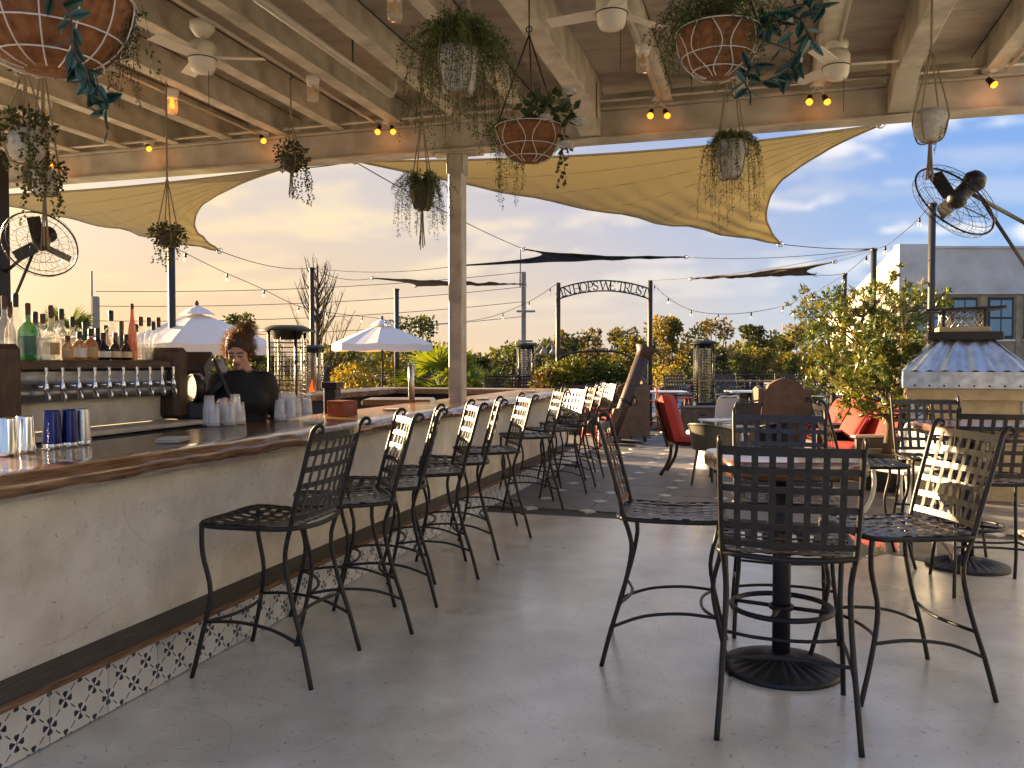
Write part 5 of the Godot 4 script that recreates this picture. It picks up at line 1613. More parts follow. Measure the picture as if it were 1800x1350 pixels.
	var tot := 0.0
	for ch in words: tot += wid[ch]
	var cur := 0.0
	for ch in words:
		var cw: float = wid[ch] / tot
		if ch != " ":
			var tm := TextMesh.new()
			tm.text = ch; tm.font = font; tm.font_size = 26; tm.pixel_size = 0.0108; tm.depth = 0.02
			var s := 0.025 + 0.95 * (cur + cw / 2)
			var q: Vector3 = arc.call(s, (yb + yt) / 2)
			var lo := part("letter", tm, iron2, g, q + o)
			lo.basis = bt * Basis(Vector3(0, 0, 1), atan(0.19 * 4 * (1 - 2 * s) / L))
		cur += cw
	wire("cable running from the sign arch across to the pole behind the leafy tree", s1, P1, 0.1)
	# string lights
	light_string("string of bulbs sagging from the pole by the bar towards the bare tree", [P3, at(380, 472, 14.0), at(455, 505, 15.0), at(525, 538, 16.0), at(590, 551, 17.0), at(655, 558, 18.5)], 6)
	light_string("string of bulbs rising from the umbrella to the sign arch", [at(655, 558, 18.5), at(735, 570, 18.8), at(850, 560, 19.0), at(930, 530, 19.0), s0], 6)
	light_string("string of bulbs between the sign arch and the leafy tree", [s1, at(1170, 520, 18.5), at(1215, 545, 18.0), at(1280, 552, 17.5), at(1360, 542, 17.0), at(1420, 520, 16.0), at(1490, 478, 14.8), P1], 9)
	light_string("string of bulbs climbing from the tree pole to the tall square pole", [P1, at(1560, 430, 13.0), at(1600, 398, 12.6), P6], 2)

# ---------- terrace furniture ----------
func umbrella(px: float, apexy: float, rimy: float, hw: float, depth: float, label: String):
	var b := foot(px, depth, -0.004)
	var ya := at(px, apexy, depth).y
	var yr := at(px, rimy, depth).y
	var r := hw * depth / FOCAL
	var t := thing("patio_umbrella", label, "umbrella", b, 0.35, "white patio umbrellas")
	var cl := mat("umbrella_cloth", 0.74, 0.72, 0.7, 0.8)
	cl.backlight_enabled = true; cl.backlight = Color(0.5, 0.42, 0.3); cl.cull_mode = BaseMaterial3D.CULL_DISABLED
	var n := 8
	for k in n:
		var a0 := TAU * k / n
		var a1 := TAU * (k + 1) / n
		var m := MB.new()
		var f := func(u: float, v: float) -> Vector3:
			var p0 := Vector3(cos(a0), 0, sin(a0)) * r * u
			var p1 := Vector3(cos(a1), 0, sin(a1)) * r * u
			var p := p0.lerp(p1, v)
			p.y = lerp(ya - 0.12, yr, pow(u, 1.12)) - 0.03 * sin(PI * v) * u
			return p
		m.sheet(f, 6, 3)
		m.sheet(func(u, v): 
			var p: Vector3 = f.call(1.0, v)
			return p - Vector3(0, 0.16 * u, 0), 1, 3)
		part("panel", m, cl, t)
		part("rib", MB.new(true).tube([Vector3(0, ya - 0.16, 0), Vector3(cos(a0) * r * 0.98, yr - 0.02, sin(a0) * r * 0.98)], 0.012, 5), M.iron, t)
	part("vent_cap", MB.new(true).lathe([Vector2(r * 0.24, ya - 0.16), Vector2(r * 0.12, ya - 0.06), Vector2(0.02, ya - 0.01)], 8), cl, t)
	part("finial", MB.new(true).lathe([Vector2(0.02, ya - 0.02), Vector2(0.035, ya + 0.02), Vector2(0.02, ya + 0.06), Vector2(0, ya + 0.08)], 8), M.bark, t)
	part("mast", MB.new(true).tube([Vector3(0, 0, 0), Vector3(0, ya - 0.02, 0)], 0.028, 10), M.bark, t)
	part("weight", MB.new(true).lathe([Vector2(0.3, 0), Vector2(0.3, 0.08), Vector2(0.05, 0.12), Vector2(0.05, 0.3)], 18), M.castiron, t)
func heater(px: float, capy: float, capw: float, depth: float, label: String, lit: bool, hgt := -1.0):
	var b := foot(px, depth, -0.004)
	var yt := at(px, capy, depth).y
	var r := capw * depth / FOCAL * 0.5
	var t := thing("patio_heater", label, "heater", b, 0.2, "tall patio heaters")
	part("cap", MB.new(true).lathe([Vector2(r, yt - 0.07), Vector2(r * 0.98, yt - 0.055), Vector2(r * 0.6, yt - 0.005), Vector2(0, yt)], 22), M.castiron, t)
	part("burner_hood", MB.new(true).lathe([Vector2(r * 0.6, yt - 0.06), Vector2(r * 0.48, yt - 0.16), Vector2(0, yt - 0.17)], 18), M.blackmetal, t)
	var w := r * 0.72
	var y0 := 0.62
	for k in 4:
		var a := TAU * k / 4 + PI / 4
		part("frame_bar", MB.new(true).tube([Vector3(cos(a) * w, y0, sin(a) * w), Vector3(cos(a) * w, yt - 0.08, sin(a) * w)], 0.016, 6), M.blackmetal, t)
	var tube_r := w * 0.6
	part("glass_tube", MB.new(true).lathe([Vector2(tube_r, y0 + 0.02), Vector2(tube_r, yt - 0.16)], 20), M.g_smoke, t)
	var gr := MB.new(true)
	for k in 20:
		var y: float = lerp(y0 + 0.04, yt - 0.2, k / 19.0)
		gr.tube(ring(Vector3(0, y, 0), w * 0.98, 12), 0.004, 4, true)
	for k in 12:
		var a := TAU * k / 12
		gr.tube([Vector3(cos(a) * w * 0.98, y0, sin(a) * w * 0.98), Vector3(cos(a) * w * 0.98, yt - 0.14, sin(a) * w * 0.98)], 0.003, 4)
	part("guard_grille", gr, M.blackmetal, t)
	part("cabinet", MB.new().box(Vector3(0, 0.33, 0), Vector3(w * 1.9, 0.62, w * 1.9), Basis.IDENTITY, 0.02), M.castiron, t)
	if lit:
		var fl := StandardMaterial3D.new()
		fl.albedo_color = Color(1, 0.5, 0.15)
		fl.emission_enabled = true
		fl.emission = Color(1.0, 0.35, 0.07)
		fl.emission_energy_multiplier = 0.16
		for k in 6:
			var a := k * 2.1
			var q := Vector3(cos(a), 0, sin(a)) * tube_r * 0.35
			part("flame", MB.new(true).tube(curve([q + Vector3(0, y0 + 0.03, 0), q * 1.2 + Vector3(0.01, y0 + 0.18, 0), q * 0.5 + Vector3(-0.01, y0 + 0.26 + 0.04 * (k % 3), 0), q * 0.2 + Vector3(0, y0 + 0.34 + 0.07 * (k % 3), 0)], 4), [0.03, 0.034, 0.036, 0.036, 0.034, 0.032, 0.028, 0.024, 0.02, 0.016, 0.011, 0.007, 0.002], 7), fl, t)
		lamp_light(t, Vector3(0, y0 + 0.3, 0), 0.012, 0.1)
func lounge(pos: Vector3, turn: float, label: String):
	var red := mat("redcushion", 0.48, 0.035, 0.022, 0.8, 0.0, T.weave, Vector3(3, 3, 3))
	var wick := mat("wicker", 0.02, 0.016, 0.02, 0.6)
	var t := thing("lounge_chair", label, "armchair", pos, turn, "red cushioned lounge chairs")
	for s in [-1.0, 1.0]:
		part("side_panel", MB.new().box(Vector3(s * 0.40, 0.29, 0.02), Vector3(0.06, 0.5, 0.74), Basis.IDENTITY, 0.01), wick, t)
		part("arm", MB.new().box(Vector3(s * 0.40, 0.56, 0.0), Vector3(0.12, 0.035, 0.78), Basis.IDENTITY, 0.012), M.pinkarm, t)
	part("back_panel", MB.new().box(Vector3(0, 0.45, 0.40), Vector3(0.84, 0.8, 0.05), Basis(Vector3.RIGHT, 0.15), 0.01), wick, t)
	part("base", MB.new().box(Vector3(0, 0.18, 0.0), Vector3(0.74, 0.2, 0.74), Basis.IDENTITY, 0.01), wick, t)
	part("seat_cushion", cushion(Vector3(0, 0.36, -0.02), Vector3(0.72, 0.18, 0.76), Basis.IDENTITY), red, t)
	part("back_cushion", cushion(Vector3(0, 0.68, 0.28), Vector3(0.72, 0.58, 0.2), Basis(Vector3.RIGHT, 0.28)), red, t)
	part("throw_pillow", cushion(Vector3(0.2, 0.66, 0.1), Vector3(0.42, 0.42, 0.16), Basis(Vector3.RIGHT, 0.4) * Basis(Vector3(0, 0, 1), 0.3)), red, t)
	return t
func cushion(c: Vector3, s: Vector3, b: Basis) -> MB:
	var m := MB.new(true)
	var N := 12
	for sg in [-1.0, 1.0]:
		# the two large faces are the pair across the thinnest axis
		var ax := 0
		if s.y <= s.x and s.y <= s.z: ax = 1
		elif s.z <= s.x and s.z <= s.y: ax = 2
		var u := (ax + 1) % 3
		var w := (ax + 2) % 3
		var f := func(p: float, q: float) -> Vector3:
			var x := p * 2 - 1
			var y := q * 2 - 1
			var e: float = pow(max(0.0, (1.0 - pow(abs(x), 4.0)) * (1.0 - pow(abs(y), 4.0))), 0.35)
			var v := Vector3.ZERO
			v[u] = x * s[u] * 0.5 * (0.97 + 0.03 * e); v[w] = y * s[w] * 0.5 * (0.97 + 0.03 * e); v[ax] = sg * s[ax] * 0.5 * e
			return c + b * v
		m.sheet(f, N, N)
	return m
func wing_chair(pos: Vector3, turn: float, label: String):
	var hide := mat("tanhide", 0.16, 0.105, 0.065, 0.7, 0.0, T.blotch, Vector3(1.5, 1.5, 1.5))
	var t := thing("wing_chair", label, "armchair", pos, turn, "high backed wing chairs")
	var pl := []
	for i in 17:
		var x := -0.36 + 0.72 * i / 16.0
		pl.append(Vector2(x, -(1.02 + 0.17 * cos(x / 0.36 * PI / 2) - (0.05 if abs(x) > 0.3 else 0.0))))
	pl.append(Vector2(0.36, -0.12)); pl.append(Vector2(-0.36, -0.12))
	part("back", MB.new().prism(pl, 0.30, 0.40, Transform3D(Basis(Vector3(1, 0, 0), Vector3(0, 0, 1), Vector3(0, -1, 0)), Vector3.ZERO)), hide, t)
	for s in [-1.0, 1.0]:
		var wp := [Vector2(0.38, -0.12), Vector2(0.38, -1.02), Vector2(0.24, -1.06), Vector2(0.1, -1.0), Vector2(0.06, -0.88), Vector2(0.14, -0.76), Vector2(0.1, -0.66), Vector2(-0.3, -0.62), Vector2(-0.34, -0.52), Vector2(-0.3, -0.12)]
		part("wing", MB.new().prism(wp, s * 0.4 - 0.04, s * 0.4 + 0.04, Transform3D(Basis(Vector3(0, 0, 1), Vector3(1, 0, 0), Vector3(0, -1, 0)), Vector3.ZERO)), hide, t)
	part("seat", cushion(Vector3(0, 0.42, -0.02), Vector3(0.7, 0.16, 0.66), Basis.IDENTITY), M.redcushion, t)
	part("apron", MB.new().box(Vector3(0, 0.24, 0.02), Vector3(0.74, 0.22, 0.64), Basis.IDENTITY, 0.01), hide, t)
	for q in [[-0.33, -0.27], [0.33, -0.27], [-0.33, 0.33], [0.33, 0.33]]:
		part("leg", MB.new(true).tube([Vector3(q[0], 0.14, q[1]), Vector3(q[0], 0, q[1])], [0.035, 0.02], 8), M.oldwood, t)
func plank_chair(pos: Vector3, turn: float, label: String, m: Material, sides := true):
	var t := thing("side_chair", label, "chair", pos, turn, "plain moulded chairs")
	part("back", MB.new(true).sheet(func(u, v): return Vector3((u - 0.5) * 0.46, 0.5 + 0.34 * v, 0.2 + 0.08 * v + 0.05 * (1.0 - pow(2 * u - 1, 2))), 8, 5), m, t)
	part("back_edge", MB.new(true).tube(curve([Vector3(-0.23, 0.5, 0.2), Vector3(-0.23, 0.84, 0.28), Vector3(0, 0.86, 0.335), Vector3(0.23, 0.84, 0.28), Vector3(0.23, 0.5, 0.2)], 4), 0.014, 6), m, t)
	part("seat", MB.new().box(Vector3(0, 0.44, -0.02), Vector3(0.46, 0.035, 0.46), Basis.IDENTITY, 0.012), m, t)
	for q in [[-1, -1], [1, -1], [-1, 1], [1, 1]]:
		part("leg", MB.new(true).tube(curve([Vector3(q[0] * 0.2, 0.44, q[1] * 0.19), Vector3(q[0] * 0.2, 0.28, q[1] * 0.17), Vector3(q[0] * 0.215, 0.12, q[1] * 0.2), Vector3(q[0] * 0.24, 0.0, q[1] * 0.27)], 3), 0.022, 7), m, t)
	return t
func leafy_tree(base: Vector3, h: float, spread: float, seed_: int, label: String, n: int):
	rng.seed = seed_
	var t := thing("leafy_tree", label, "tree", base, 0.0, "potted leafy trees")
	var tips := []
	var tr := MB.new(true)
	var top := Vector3(rng.randf_range(-0.1, 0.1), h * 0.72, rng.randf_range(-0.1, 0.1))
	var trunk := curve([Vector3(0, 0, 0), Vector3(0.03, h * 0.25, 0.02), Vector3(-0.03, h * 0.48, 0), top], 5)
	var rr := []
	for i in trunk.size(): rr.append(lerp(0.055, 0.015, float(i) / trunk.size()))
	tr.tube(trunk, rr, 9)
	part("trunk", tr, M.bark, t)
	var br := MB.new(true)
	for i in 34:
		var u := rng.randf_range(0.3, 1.0)
		var s: Vector3 = trunk[int(u * (trunk.size() - 1))]
		var a := rng.randf() * TAU
		var ln := spread * rng.randf_range(0.45, 1.05) * (1.25 - 0.5 * u)
		var e := s + Vector3(cos(a) * ln, ln * rng.randf_range(0.1, 0.9) + 0.05, sin(a) * ln)
		e.y = min(e.y, h)
		var m := s.lerp(e, 0.5) + Vector3(0, -0.05, 0)
		br.tube(curve([s, m, e], 3), [0.016, 0.014, 0.012, 0.01, 0.008, 0.006, 0.004], 5)
		tips.append(e)
		for k in 4:
			tips.append(m.lerp(e, rng.randf_range(0.1, 1.0)) + rv() * spread * 0.28)
	part("branch", br, M.bark, t)
	var lf := LF.new()
	var cols := [Color(0.13, 0.17, 0.04), Color(0.10, 0.15, 0.035), Color(0.19, 0.20, 0.045), Color(0.08, 0.12, 0.03), Color(0.20, 0.19, 0.045)]
	for i in n:
		var c: Vector3 = tips[rng.randi() % tips.size()] + rv() * spread * 0.17 * rng.randf()
		var axis := (rv() + Vector3(0, 0.8, 0)).normalized()
		var base_c := pick(cols)
		for k in 9:
			var d := (axis * 0.5 + rv()).normalized()
			lf.leaf(c, d, rv(), rng.randf_range(0.06, 0.11), 0.028, base_c * rng.randf_range(0.8, 1.2))
	part("crown", lf.mesh(), M.gloss, t)
func crate_plant(pos: Vector3, r: float, h: float, label: String, cols: Array, m: Material, spiky := false):
	var t := thing("planter", label, "planter", pos)
	part("pot", pot_shape(r, h), m, t)
	part("soil", MB.new(true).lathe([Vector2(r * 0.88, h * 0.9), Vector2(0, h * 0.92)], 14), M.soil, t)
	var lf := LF.new()
	if spiky:
		for i in 90:
			var a := rng.randf() * TAU
			lf.leaf(Vector3(0, h, 0), Vector3(cos(a), rng.randf_range(0.3, 1.6), sin(a)), rv(), rng.randf_range(0.3, 0.6), 0.035, pick(cols))
	else:
		bush(lf, Vector3(0, h + r * 0.7, 0), Vector3(r * 1.5, r * 1.1, r * 1.5), 900, 0.07, cols)
	part("foliage", lf.mesh(), M.leaf, t)
func fan_palm(base: Vector3, h: float, r: float, label: String, n: int, cols: Array):
	var t := thing("fan_palm", label, "palm", base)
	part("trunk", MB.new(true).tube([Vector3.ZERO, Vector3(0.02, h * 0.5, 0), Vector3(0, h, 0)], [0.16, 0.13, 0.1], 9), M.bark, t)
	var lf := LF.new()
	for i in n:
		var a := i * 2.4
		var el := rng.randf_range(-0.3, 1.3)
		var d := Vector3(cos(a) * cos(el), sin(el), sin(a) * cos(el))
		var c := Vector3(0, h, 0) + d * r * 0.55
		lf.leaf(Vector3(0, h, 0), d, rv(), r * 0.58, 0.03, cols[0])
		var x := d.cross(Vector3.UP).normalized()
		var y := x.cross(d)
		for k in 22:
			var b := lerpf(-2.0, 2.0, k / 21.0)
			var dd := d * cos(b) + x * sin(b) + y * 0.15 * cos(b * 3.0) + Vector3(0, -0.18, 0)
			lf.leaf(c, dd, y, r * 0.52 * rng.randf_range(0.85, 1.1), r * 0.06, pick(cols))
	part("crown", lf.mesh(), M.leaf, t)

func terrace_things():
	glassmat("g_smoke", 0.25, 0.2, 0.15, 0.16)
	mat("pinkarm", 0.42, 0.3, 0.3, 0.45)
	umbrella(347, 536, 604, 135, 13.6, "white patio umbrella opened behind the bottles and bartender")
	umbrella(672, 560, 604, 88, 20.5, "white patio umbrella opened beside the roof post")
	heater(505, 571, 94, 9.6, "tall black patio heater with glass tube standing inside the bar", true)
	heater(549, 606, 56, 17.0, "patio heater with flame behind the one inside the bar", true)
	heater(925, 602, 46, 20.0, "dark patio heater in front of the utility pole", false)
	heater(1238, 598, 52, 17.0, "steel patio heater rising behind the brown box table", false)
	# fireplace with sheet metal hood
	var fp := thing("fireplace", "stucco outdoor fireplace under a sheet metal hood with chimney cap", "fireplace", foot(1690, 9.3, -0.004), YAW - 0.38)
	var cream := mat("fp_stucco", 0.52, 0.42, 0.26, 0.85, 0.0, T.stain, Vector3(0.9, 0.9, 0.9))
	part("base", MB.new().box(Vector3(0, 0.3, 0), Vector3(1.12, 0.6, 1.0), Basis.IDENTITY, 0.01), cream, fp)
	part("hearth", MB.new().box(Vector3(0, 0.63, 0), Vector3(1.2, 0.06, 1.08), Basis.IDENTITY, 0.01), M.panel, fp)
	part("firebox", MB.new().box(Vector3(0.12, 0.86, 0.05), Vector3(0.84, 0.4, 0.8)), cream, fp)
	for q in [[-0.5, 0.44], [-0.5, -0.44], [0.54, 0.44], [0.54, -0.44]]:
		part("corner_leg", MB.new().box(Vector3(q[0], 0.86, q[1]), Vector3(0.05, 0.42, 0.05)), M.galv, fp)
	part("lower_band", MB.new().box(Vector3(0, 1.12, 0), Vector3(1.16, 0.12, 1.04), Basis.IDENTITY, 0.004), cream, fp)
	part("metal_band", MB.new().box(Vector3(0, 1.27, 0), Vector3(1.24, 0.18, 1.12), Basis.IDENTITY, 0.004), M.galv, fp)
	for k in 8:
		part("screw", MB.new(true).lathe([Vector2(0.012, 0), Vector2(0.0, 0.006)], 6, Transform3D(Basis(Vector3.RIGHT, PI / 2), Vector3(-0.5 + k * 0.14, 1.21, 0.561))), M.castiron, fp)
	# four corrugated slopes
	for k in 4:
		var sl := MB.new(true)
		var w0: float = 1.22 if k % 2 == 0 else 1.1
		var d0: float = 0.55 if k % 2 == 0 else 0.61
		var f := func(u: float, v: float) -> Vector3:
			var w: float = lerp(w0, 0.56, v)
			var x := (u - 0.5) * w
			var d: float = lerp(d0, 0.26, v)
			var rid := 0.016 * pow(abs(sin(x * 22.0)), 4.0)
			return Basis(Vector3.UP, k * PI / 2) * Vector3(x, 1.36 + 0.34 * v + rid, d + rid)
		sl.sheet(f, 56, 1)
		part("roof_sheet", sl, M.galv, fp)
	part("collar", MB.new().box(Vector3(0, 1.74, 0), Vector3(0.72, 0.09, 0.66), Basis.IDENTITY, 0.01), M.castiron, fp)
	part("chimney_brick", MB.new().box(Vector3(0, 1.81, 0), Vector3(0.5, 0.06, 0.46), Basis.IDENTITY, 0.006), cream, fp)
	var ms := MB.new(true)
	for k in 22:
		var a := TAU * k / 22
		var a2 := TAU * (k + 2) / 22
		ms.tube([Vector3(cos(a) * 0.24, 1.84, sin(a) * 0.22), Vector3(cos(a2) * 0.24, 2.02, sin(a2) * 0.22)], 0.005, 4)
		ms.tube([Vector3(cos(a2) * 0.24, 1.84, sin(a2) * 0.22), Vector3(cos(a) * 0.24, 2.02, sin(a) * 0.22)], 0.005, 4)
	part("spark_mesh", ms, M.galv, fp)
	part("chimney_cap", MB.new().box(Vector3(0, 2.035, 0), Vector3(0.78, 0.025, 0.6), Basis(Vector3(0, 0, 1), 0.03), 0.008), M.castiron, fp)
	for q in [[-0.2, 0.18], [0.2, 0.18], [0.2, -0.18], [-0.2, -0.18]]:
		part("cap_leg", MB.new().bar(Vector3(q[0], 1.84, q[1]), Vector3(q[0], 2.03, q[1]), 0.03, 0.03), M.castiron, fp)
	# trees in pots
	for s in [[1560, 9.6, 1.95, 0.62, 11, "leafy tree growing from the dark round tub by the fireplace", 560], [1508, 11.8, 2.85, 0.72, 12, "taller leafy tree between the two red armchairs", 620], [1462, 14.5, 2.85, 0.72, 13, "leafy tree at the back of the clump by the railing", 430], [1590, 12.5, 3.0, 0.75, 15, "leafy tree rising behind the fireplace hood and pole", 420]]:
		var b := foot(s[0], s[1], 0.0)
		var pt := thing("tree_tub", "dark round tub holding the %s" % s[5], "planter", b + Vector3(0, -0.004, 0), 0.0, "tubs for the leafy trees")
		part("tub", MB.new(true).lathe([Vector2(0, 0.002), Vector2(0.24, 0), Vector2(0.31, 0.4), Vector2(0.33, 0.42), Vector2(0.31, 0.44), Vector2(0.28, 0.42), Vector2(0.27, 0.38)], 24), M.tub, pt)
		part("soil", MB.new(true).lathe([Vector2(0.285, 0.39), Vector2(0, 0.4)], 18), M.soil, pt)
		leafy_tree(b + Vector3(0, 0.385, 0), s[2] - 0.38, s[3], s[4], s[5], s[6])
	rng.seed = 77
	# red armchairs
	lounge(foot(1512, 10.6, -0.004), YAW + PI * 0.5 + 0.25, "red cushioned armchair with dark sides nearer the fireplace")
	lounge(foot(1475, 12.6, -0.004), YAW + PI * 0.5 + 0.15, "red cushioned armchair with dark sides nearer the railing")
	# red chair seen from behind
	var rc := thing("cushioned_chair", "brown wooden chair with a tall red cushion tied to its back", "chair", foot(1222, 10.9, -0.004), YAW - PI * 0.5 - 0.35)
	part("cushion", cushion(Vector3(0, 0.72, 0.3), Vector3(0.5, 0.68, 0.2), Basis(Vector3.RIGHT, 0.28)), M.redcushion, rc)
	part("seat_cushion", cushion(Vector3(0, 0.44, 0), Vector3(0.5, 0.14, 0.52), Basis.IDENTITY), M.redcushion, rc)
	part("back_frame", MB.new().box(Vector3(0, 0.66, 0.4), Vector3(0.46, 0.62, 0.03), Basis(Vector3.RIGHT, 0.28), 0.008), M.oldwood, rc)
	for q in [[-0.24, -0.24, 0.0], [0.24, -0.24, 0.0], [-0.24, 0.26, 0.14], [0.24, 0.26, 0.14]]:
		part("leg", MB.new(true).tube(curve([Vector3(q[0], 0.4, q[1]), Vector3(q[0], 0.2, q[1] + q[2] * 0.2), Vector3(q[0], 0, q[1] + q[2])], 3), 0.022, 7), M.oldwood, rc)
	# tub chair and others round the low table
	var olive := mat("olivehide", 0.12, 0.11, 0.075, 0.4)
	var tc := thing("tub_chair", "olive metal tub chair next to the red cushioned chair", "chair", foot(1258, 9.9, -0.004), YAW - 0.9, "tub chairs")
	part("shell", MB.new(true).sheet(func(u, v):
		var a := lerpf(-1.9, 1.9, u) + PI / 2
		var rr: float = 0.27 + 0.04 * v
		return Vector3(cos(a) * rr, 0.44 + 0.30 * v * (0.75 + 0.25 * sin(a)), sin(a) * rr), 18, 5), olive, tc)
	part("rim", MB.new(true).tube((func():
		var o := []
		for i in 19:
			var a := lerpf(-1.9, 1.9, i / 18.0) + PI / 2
			o.append(Vector3(cos(a) * 0.31, 0.44 + 0.30 * (0.75 + 0.25 * sin(a)), sin(a) * 0.31))
		return o).call(), 0.014, 6), olive, tc)
	part("seat", MB.new(true).lathe([Vector2(0, 0.46), Vector2(0.25, 0.455), Vector2(0.26, 0.43), Vector2(0, 0.42)], 20), olive, tc)
	for k in 4:
		var a := TAU * k / 4 + PI / 4
		part("leg", MB.new(true).tube([Vector3(cos(a) * 0.2, 0.43, sin(a) * 0.2), Vector3(cos(a) * 0.27, 0, sin(a) * 0.27)], [0.018, 0.014], 7), olive, tc)
	var t2 := tc.duplicate()
	t2.name = numbered("tub_chair"); add_child(t2)
	t2.position = foot(1375, 10.2, -0.004); t2.rotation.y = YAW + 0.1
	t2.set_meta("label", "dark tub chair with curved back in front of the tan wing chair")
	for c in t2.get_children(): c.material_override = M.castiron
	plank_chair(foot(1300, 13.0, -0.004), YAW + 0.3, "black plank backed chair behind the high table", M.slate)
	plank_chair(foot(1262, 14.6, -0.004), YAW + 0.5, "white moulded chair beside the brown box table", M.white)
	plank_chair(foot(1592, 8.0, -0.004), YAW + PI * 0.5 + 0.4, "white moulded chair by the dark tub under the tree", M.white)
	plank_chair(foot(1355, 17.5, -0.004), YAW + 0.2, "white moulded chair half hidden behind the tan wing chair", M.white)
	plank_chair(foot(655, 17.0, -0.004), YAW + 1.9, "white moulded chair beyond the bar near the umbrella", M.white)
	var lt := thing("low_table", "round white low table between the red chair and tub chair", "table", foot(1262, 11.6, -0.004))
	part("table_top", MB.new(true).lathe([Vector2(0, 0.5), Vector2(0.42, 0.5), Vector2(0.43, 0.48), Vector2(0.42, 0.46), Vector2(0, 0.46)], 28), M.white, lt)
	part("drum", MB.new(true).lathe([Vector2(0.3, 0.46), Vector2(0.26, 0.2), Vector2(0.3, 0)], 24), M.white, lt)
	wing_chair(foot(1365, 14.0, -0.004), YAW + 0.06, "tan wing chair with arched back seen from behind")
	wing_chair(foot(1092, 15.4, -0.004), YAW + PI * 0.5 + 0.25, "tan wing chair seen from the side beside the leaning tube")
	# leaning tube with a flared mouth
	var b0 := at(1074, 744, 15.0)
	var b1 := at(1136, 612, 15.2)
	var tb := thing("wooden_tube", "brown tapered tube with flared mouth leaning beside the wing chair", "tube", Vector3(b0.x, -0.004, b0.z))
	b0.y = 0.05
	var oo := -tb.position
	part("barrel", MB.new(true).tube([b0 + oo, b0.lerp(b1, 0.35) + oo, b0.lerp(b1, 0.9) + oo], [0.10, 0.115, 0.13], 18), M.tubewood, tb)
	part("mouth", MB.new(true).tube([b0.lerp(b1, 0.89) + oo, b0.lerp(b1, 0.95) + oo, b0.lerp(b1, 1.0) + oo], [0.13, 0.145, 0.2], 18), M.tubewood, tb)
	part("band", MB.new(true).tube([b0.lerp(b1, 0.40) + oo, b0.lerp(b1, 0.43) + oo], 0.124, 18), M.iron, tb)
	part("foot_block", MB.new().box(b0 + oo + Vector3(0, 0.02, 0), Vector3(0.34, 0.1, 0.3), Basis(Vector3.UP, YAW), 0.01), M.tubewood, tb)
	var wc := thing("white_cube", "small white block seat standing at the end of the stool row", "stool", foot(1070, 15.6, -0.004), YAW)
	part("block", MB.new().box(Vector3(0, 0.21, 0), Vector3(0.4, 0.42, 0.4), Basis.IDENTITY, 0.02), M.white, wc)
	part("top", MB.new().box(Vector3(0, 0.43, 0), Vector3(0.39, 0.02, 0.39), Basis.IDENTITY, 0.008), M.white, wc)
	# red metal bar chair frames
	for q in [[1135, 17.5, 0.3, "red metal bar chair beside the leaning tube"], [1052, 14.6, -0.8, "red metal bar chair behind the last woven stool"], [1208, 19.0, 0.8, "red metal bar chair near the railing by the brown box table"]]:
		var rm := thing("red_chair", q[3], "chair", foot(q[0], q[1], -0.004), YAW + q[2], "red metal bar chairs")
		for c in [[-1, -1], [1, -1], [-1, 1], [1, 1]]:
			part("leg", MB.new(true).tube([Vector3(c[0] * 0.15, 0.62, c[1] * 0.15), Vector3(c[0] * 0.21, 0, c[1] * 0.21)], 0.018, 6), M.redmetal, rm)
		part("seat", MB.new().box(Vector3(0, 0.635, 0), Vector3(0.34, 0.03, 0.34), Basis.IDENTITY, 0.01), M.redmetal, rm)
		for c in [[-1, -1, 1, -1], [1, -1, 1, 1], [1, 1, -1, 1], [-1, 1, -1, -1]]:
			part("stretcher", MB.new(true).tube([Vector3(c[0] * 0.19, 0.2, c[1] * 0.19), Vector3(c[2] * 0.19, 0.2, c[3] * 0.19)], 0.011, 5), M.redmetal, rm)
		part("back", MB.new(true).tube(curve([Vector3(-0.15, 0.64, 0.15), Vector3(-0.16, 0.9, 0.19), Vector3(0, 0.95, 0.2), Vector3(0.16, 0.9, 0.19), Vector3(0.15, 0.64, 0.15)], 4), 0.014, 6), M.redmetal, rm)
	var bx := thing("box_table", "brown stone box table with a handle slot below the steel heater", "table", foot(1232, 15.6, -0.004), YAW)
	part("box", MB.new().box(Vector3(0, 0.30, 0), Vector3(0.64, 0.6, 0.5), Basis.IDENTITY, 0.012), M.tanbox, bx)
	part("top", MB.new().box(Vector3(0, 0.615, 0), Vector3(0.68, 0.03, 0.54), Basis.IDENTITY, 0.008), M.tanbox, bx)
	part("handle", MB.new().box(Vector3(0, 0.48, 0.253), Vector3(0.12, 0.03, 0.008), Basis.IDENTITY, 0.002), M.black, bx)
	# dark tables and woven stools towards the railing
	var st: Node3D = get_node("bar_stool")
	var far := [[1197, 18.6, 3.4, "woven iron stool standing by the railing beside the steel heater"], [1283, 19.0, 3.2, "woven iron stool by the railing behind the black plank chair"], [1385, 19.2, 2.9, "woven iron stool by the railing behind the arched wing chair"], [1455, 18.0, 2.0, "woven iron stool by the railing behind the red armchairs"], [625, 16.5, 0.6, "woven iron stool beyond the inner counter by the umbrella mast"], [905, 18.5, 0.2, "woven iron stool in front of the dark patio heater"], [860, 18.8, 0.5, "woven iron stool beyond the inner counter near the yucca"], [960, 17.6, 0.1, "woven iron stool beside the brick red planter"], [1120, 19.4, 2.6, "woven iron stool by the railing next to the red bar chair"]]
	for f in far:
		dup(st, "bar_stool", foot(f[0], f[1], -0.004), YAW + f[2], f[3], "woven iron bar stools")
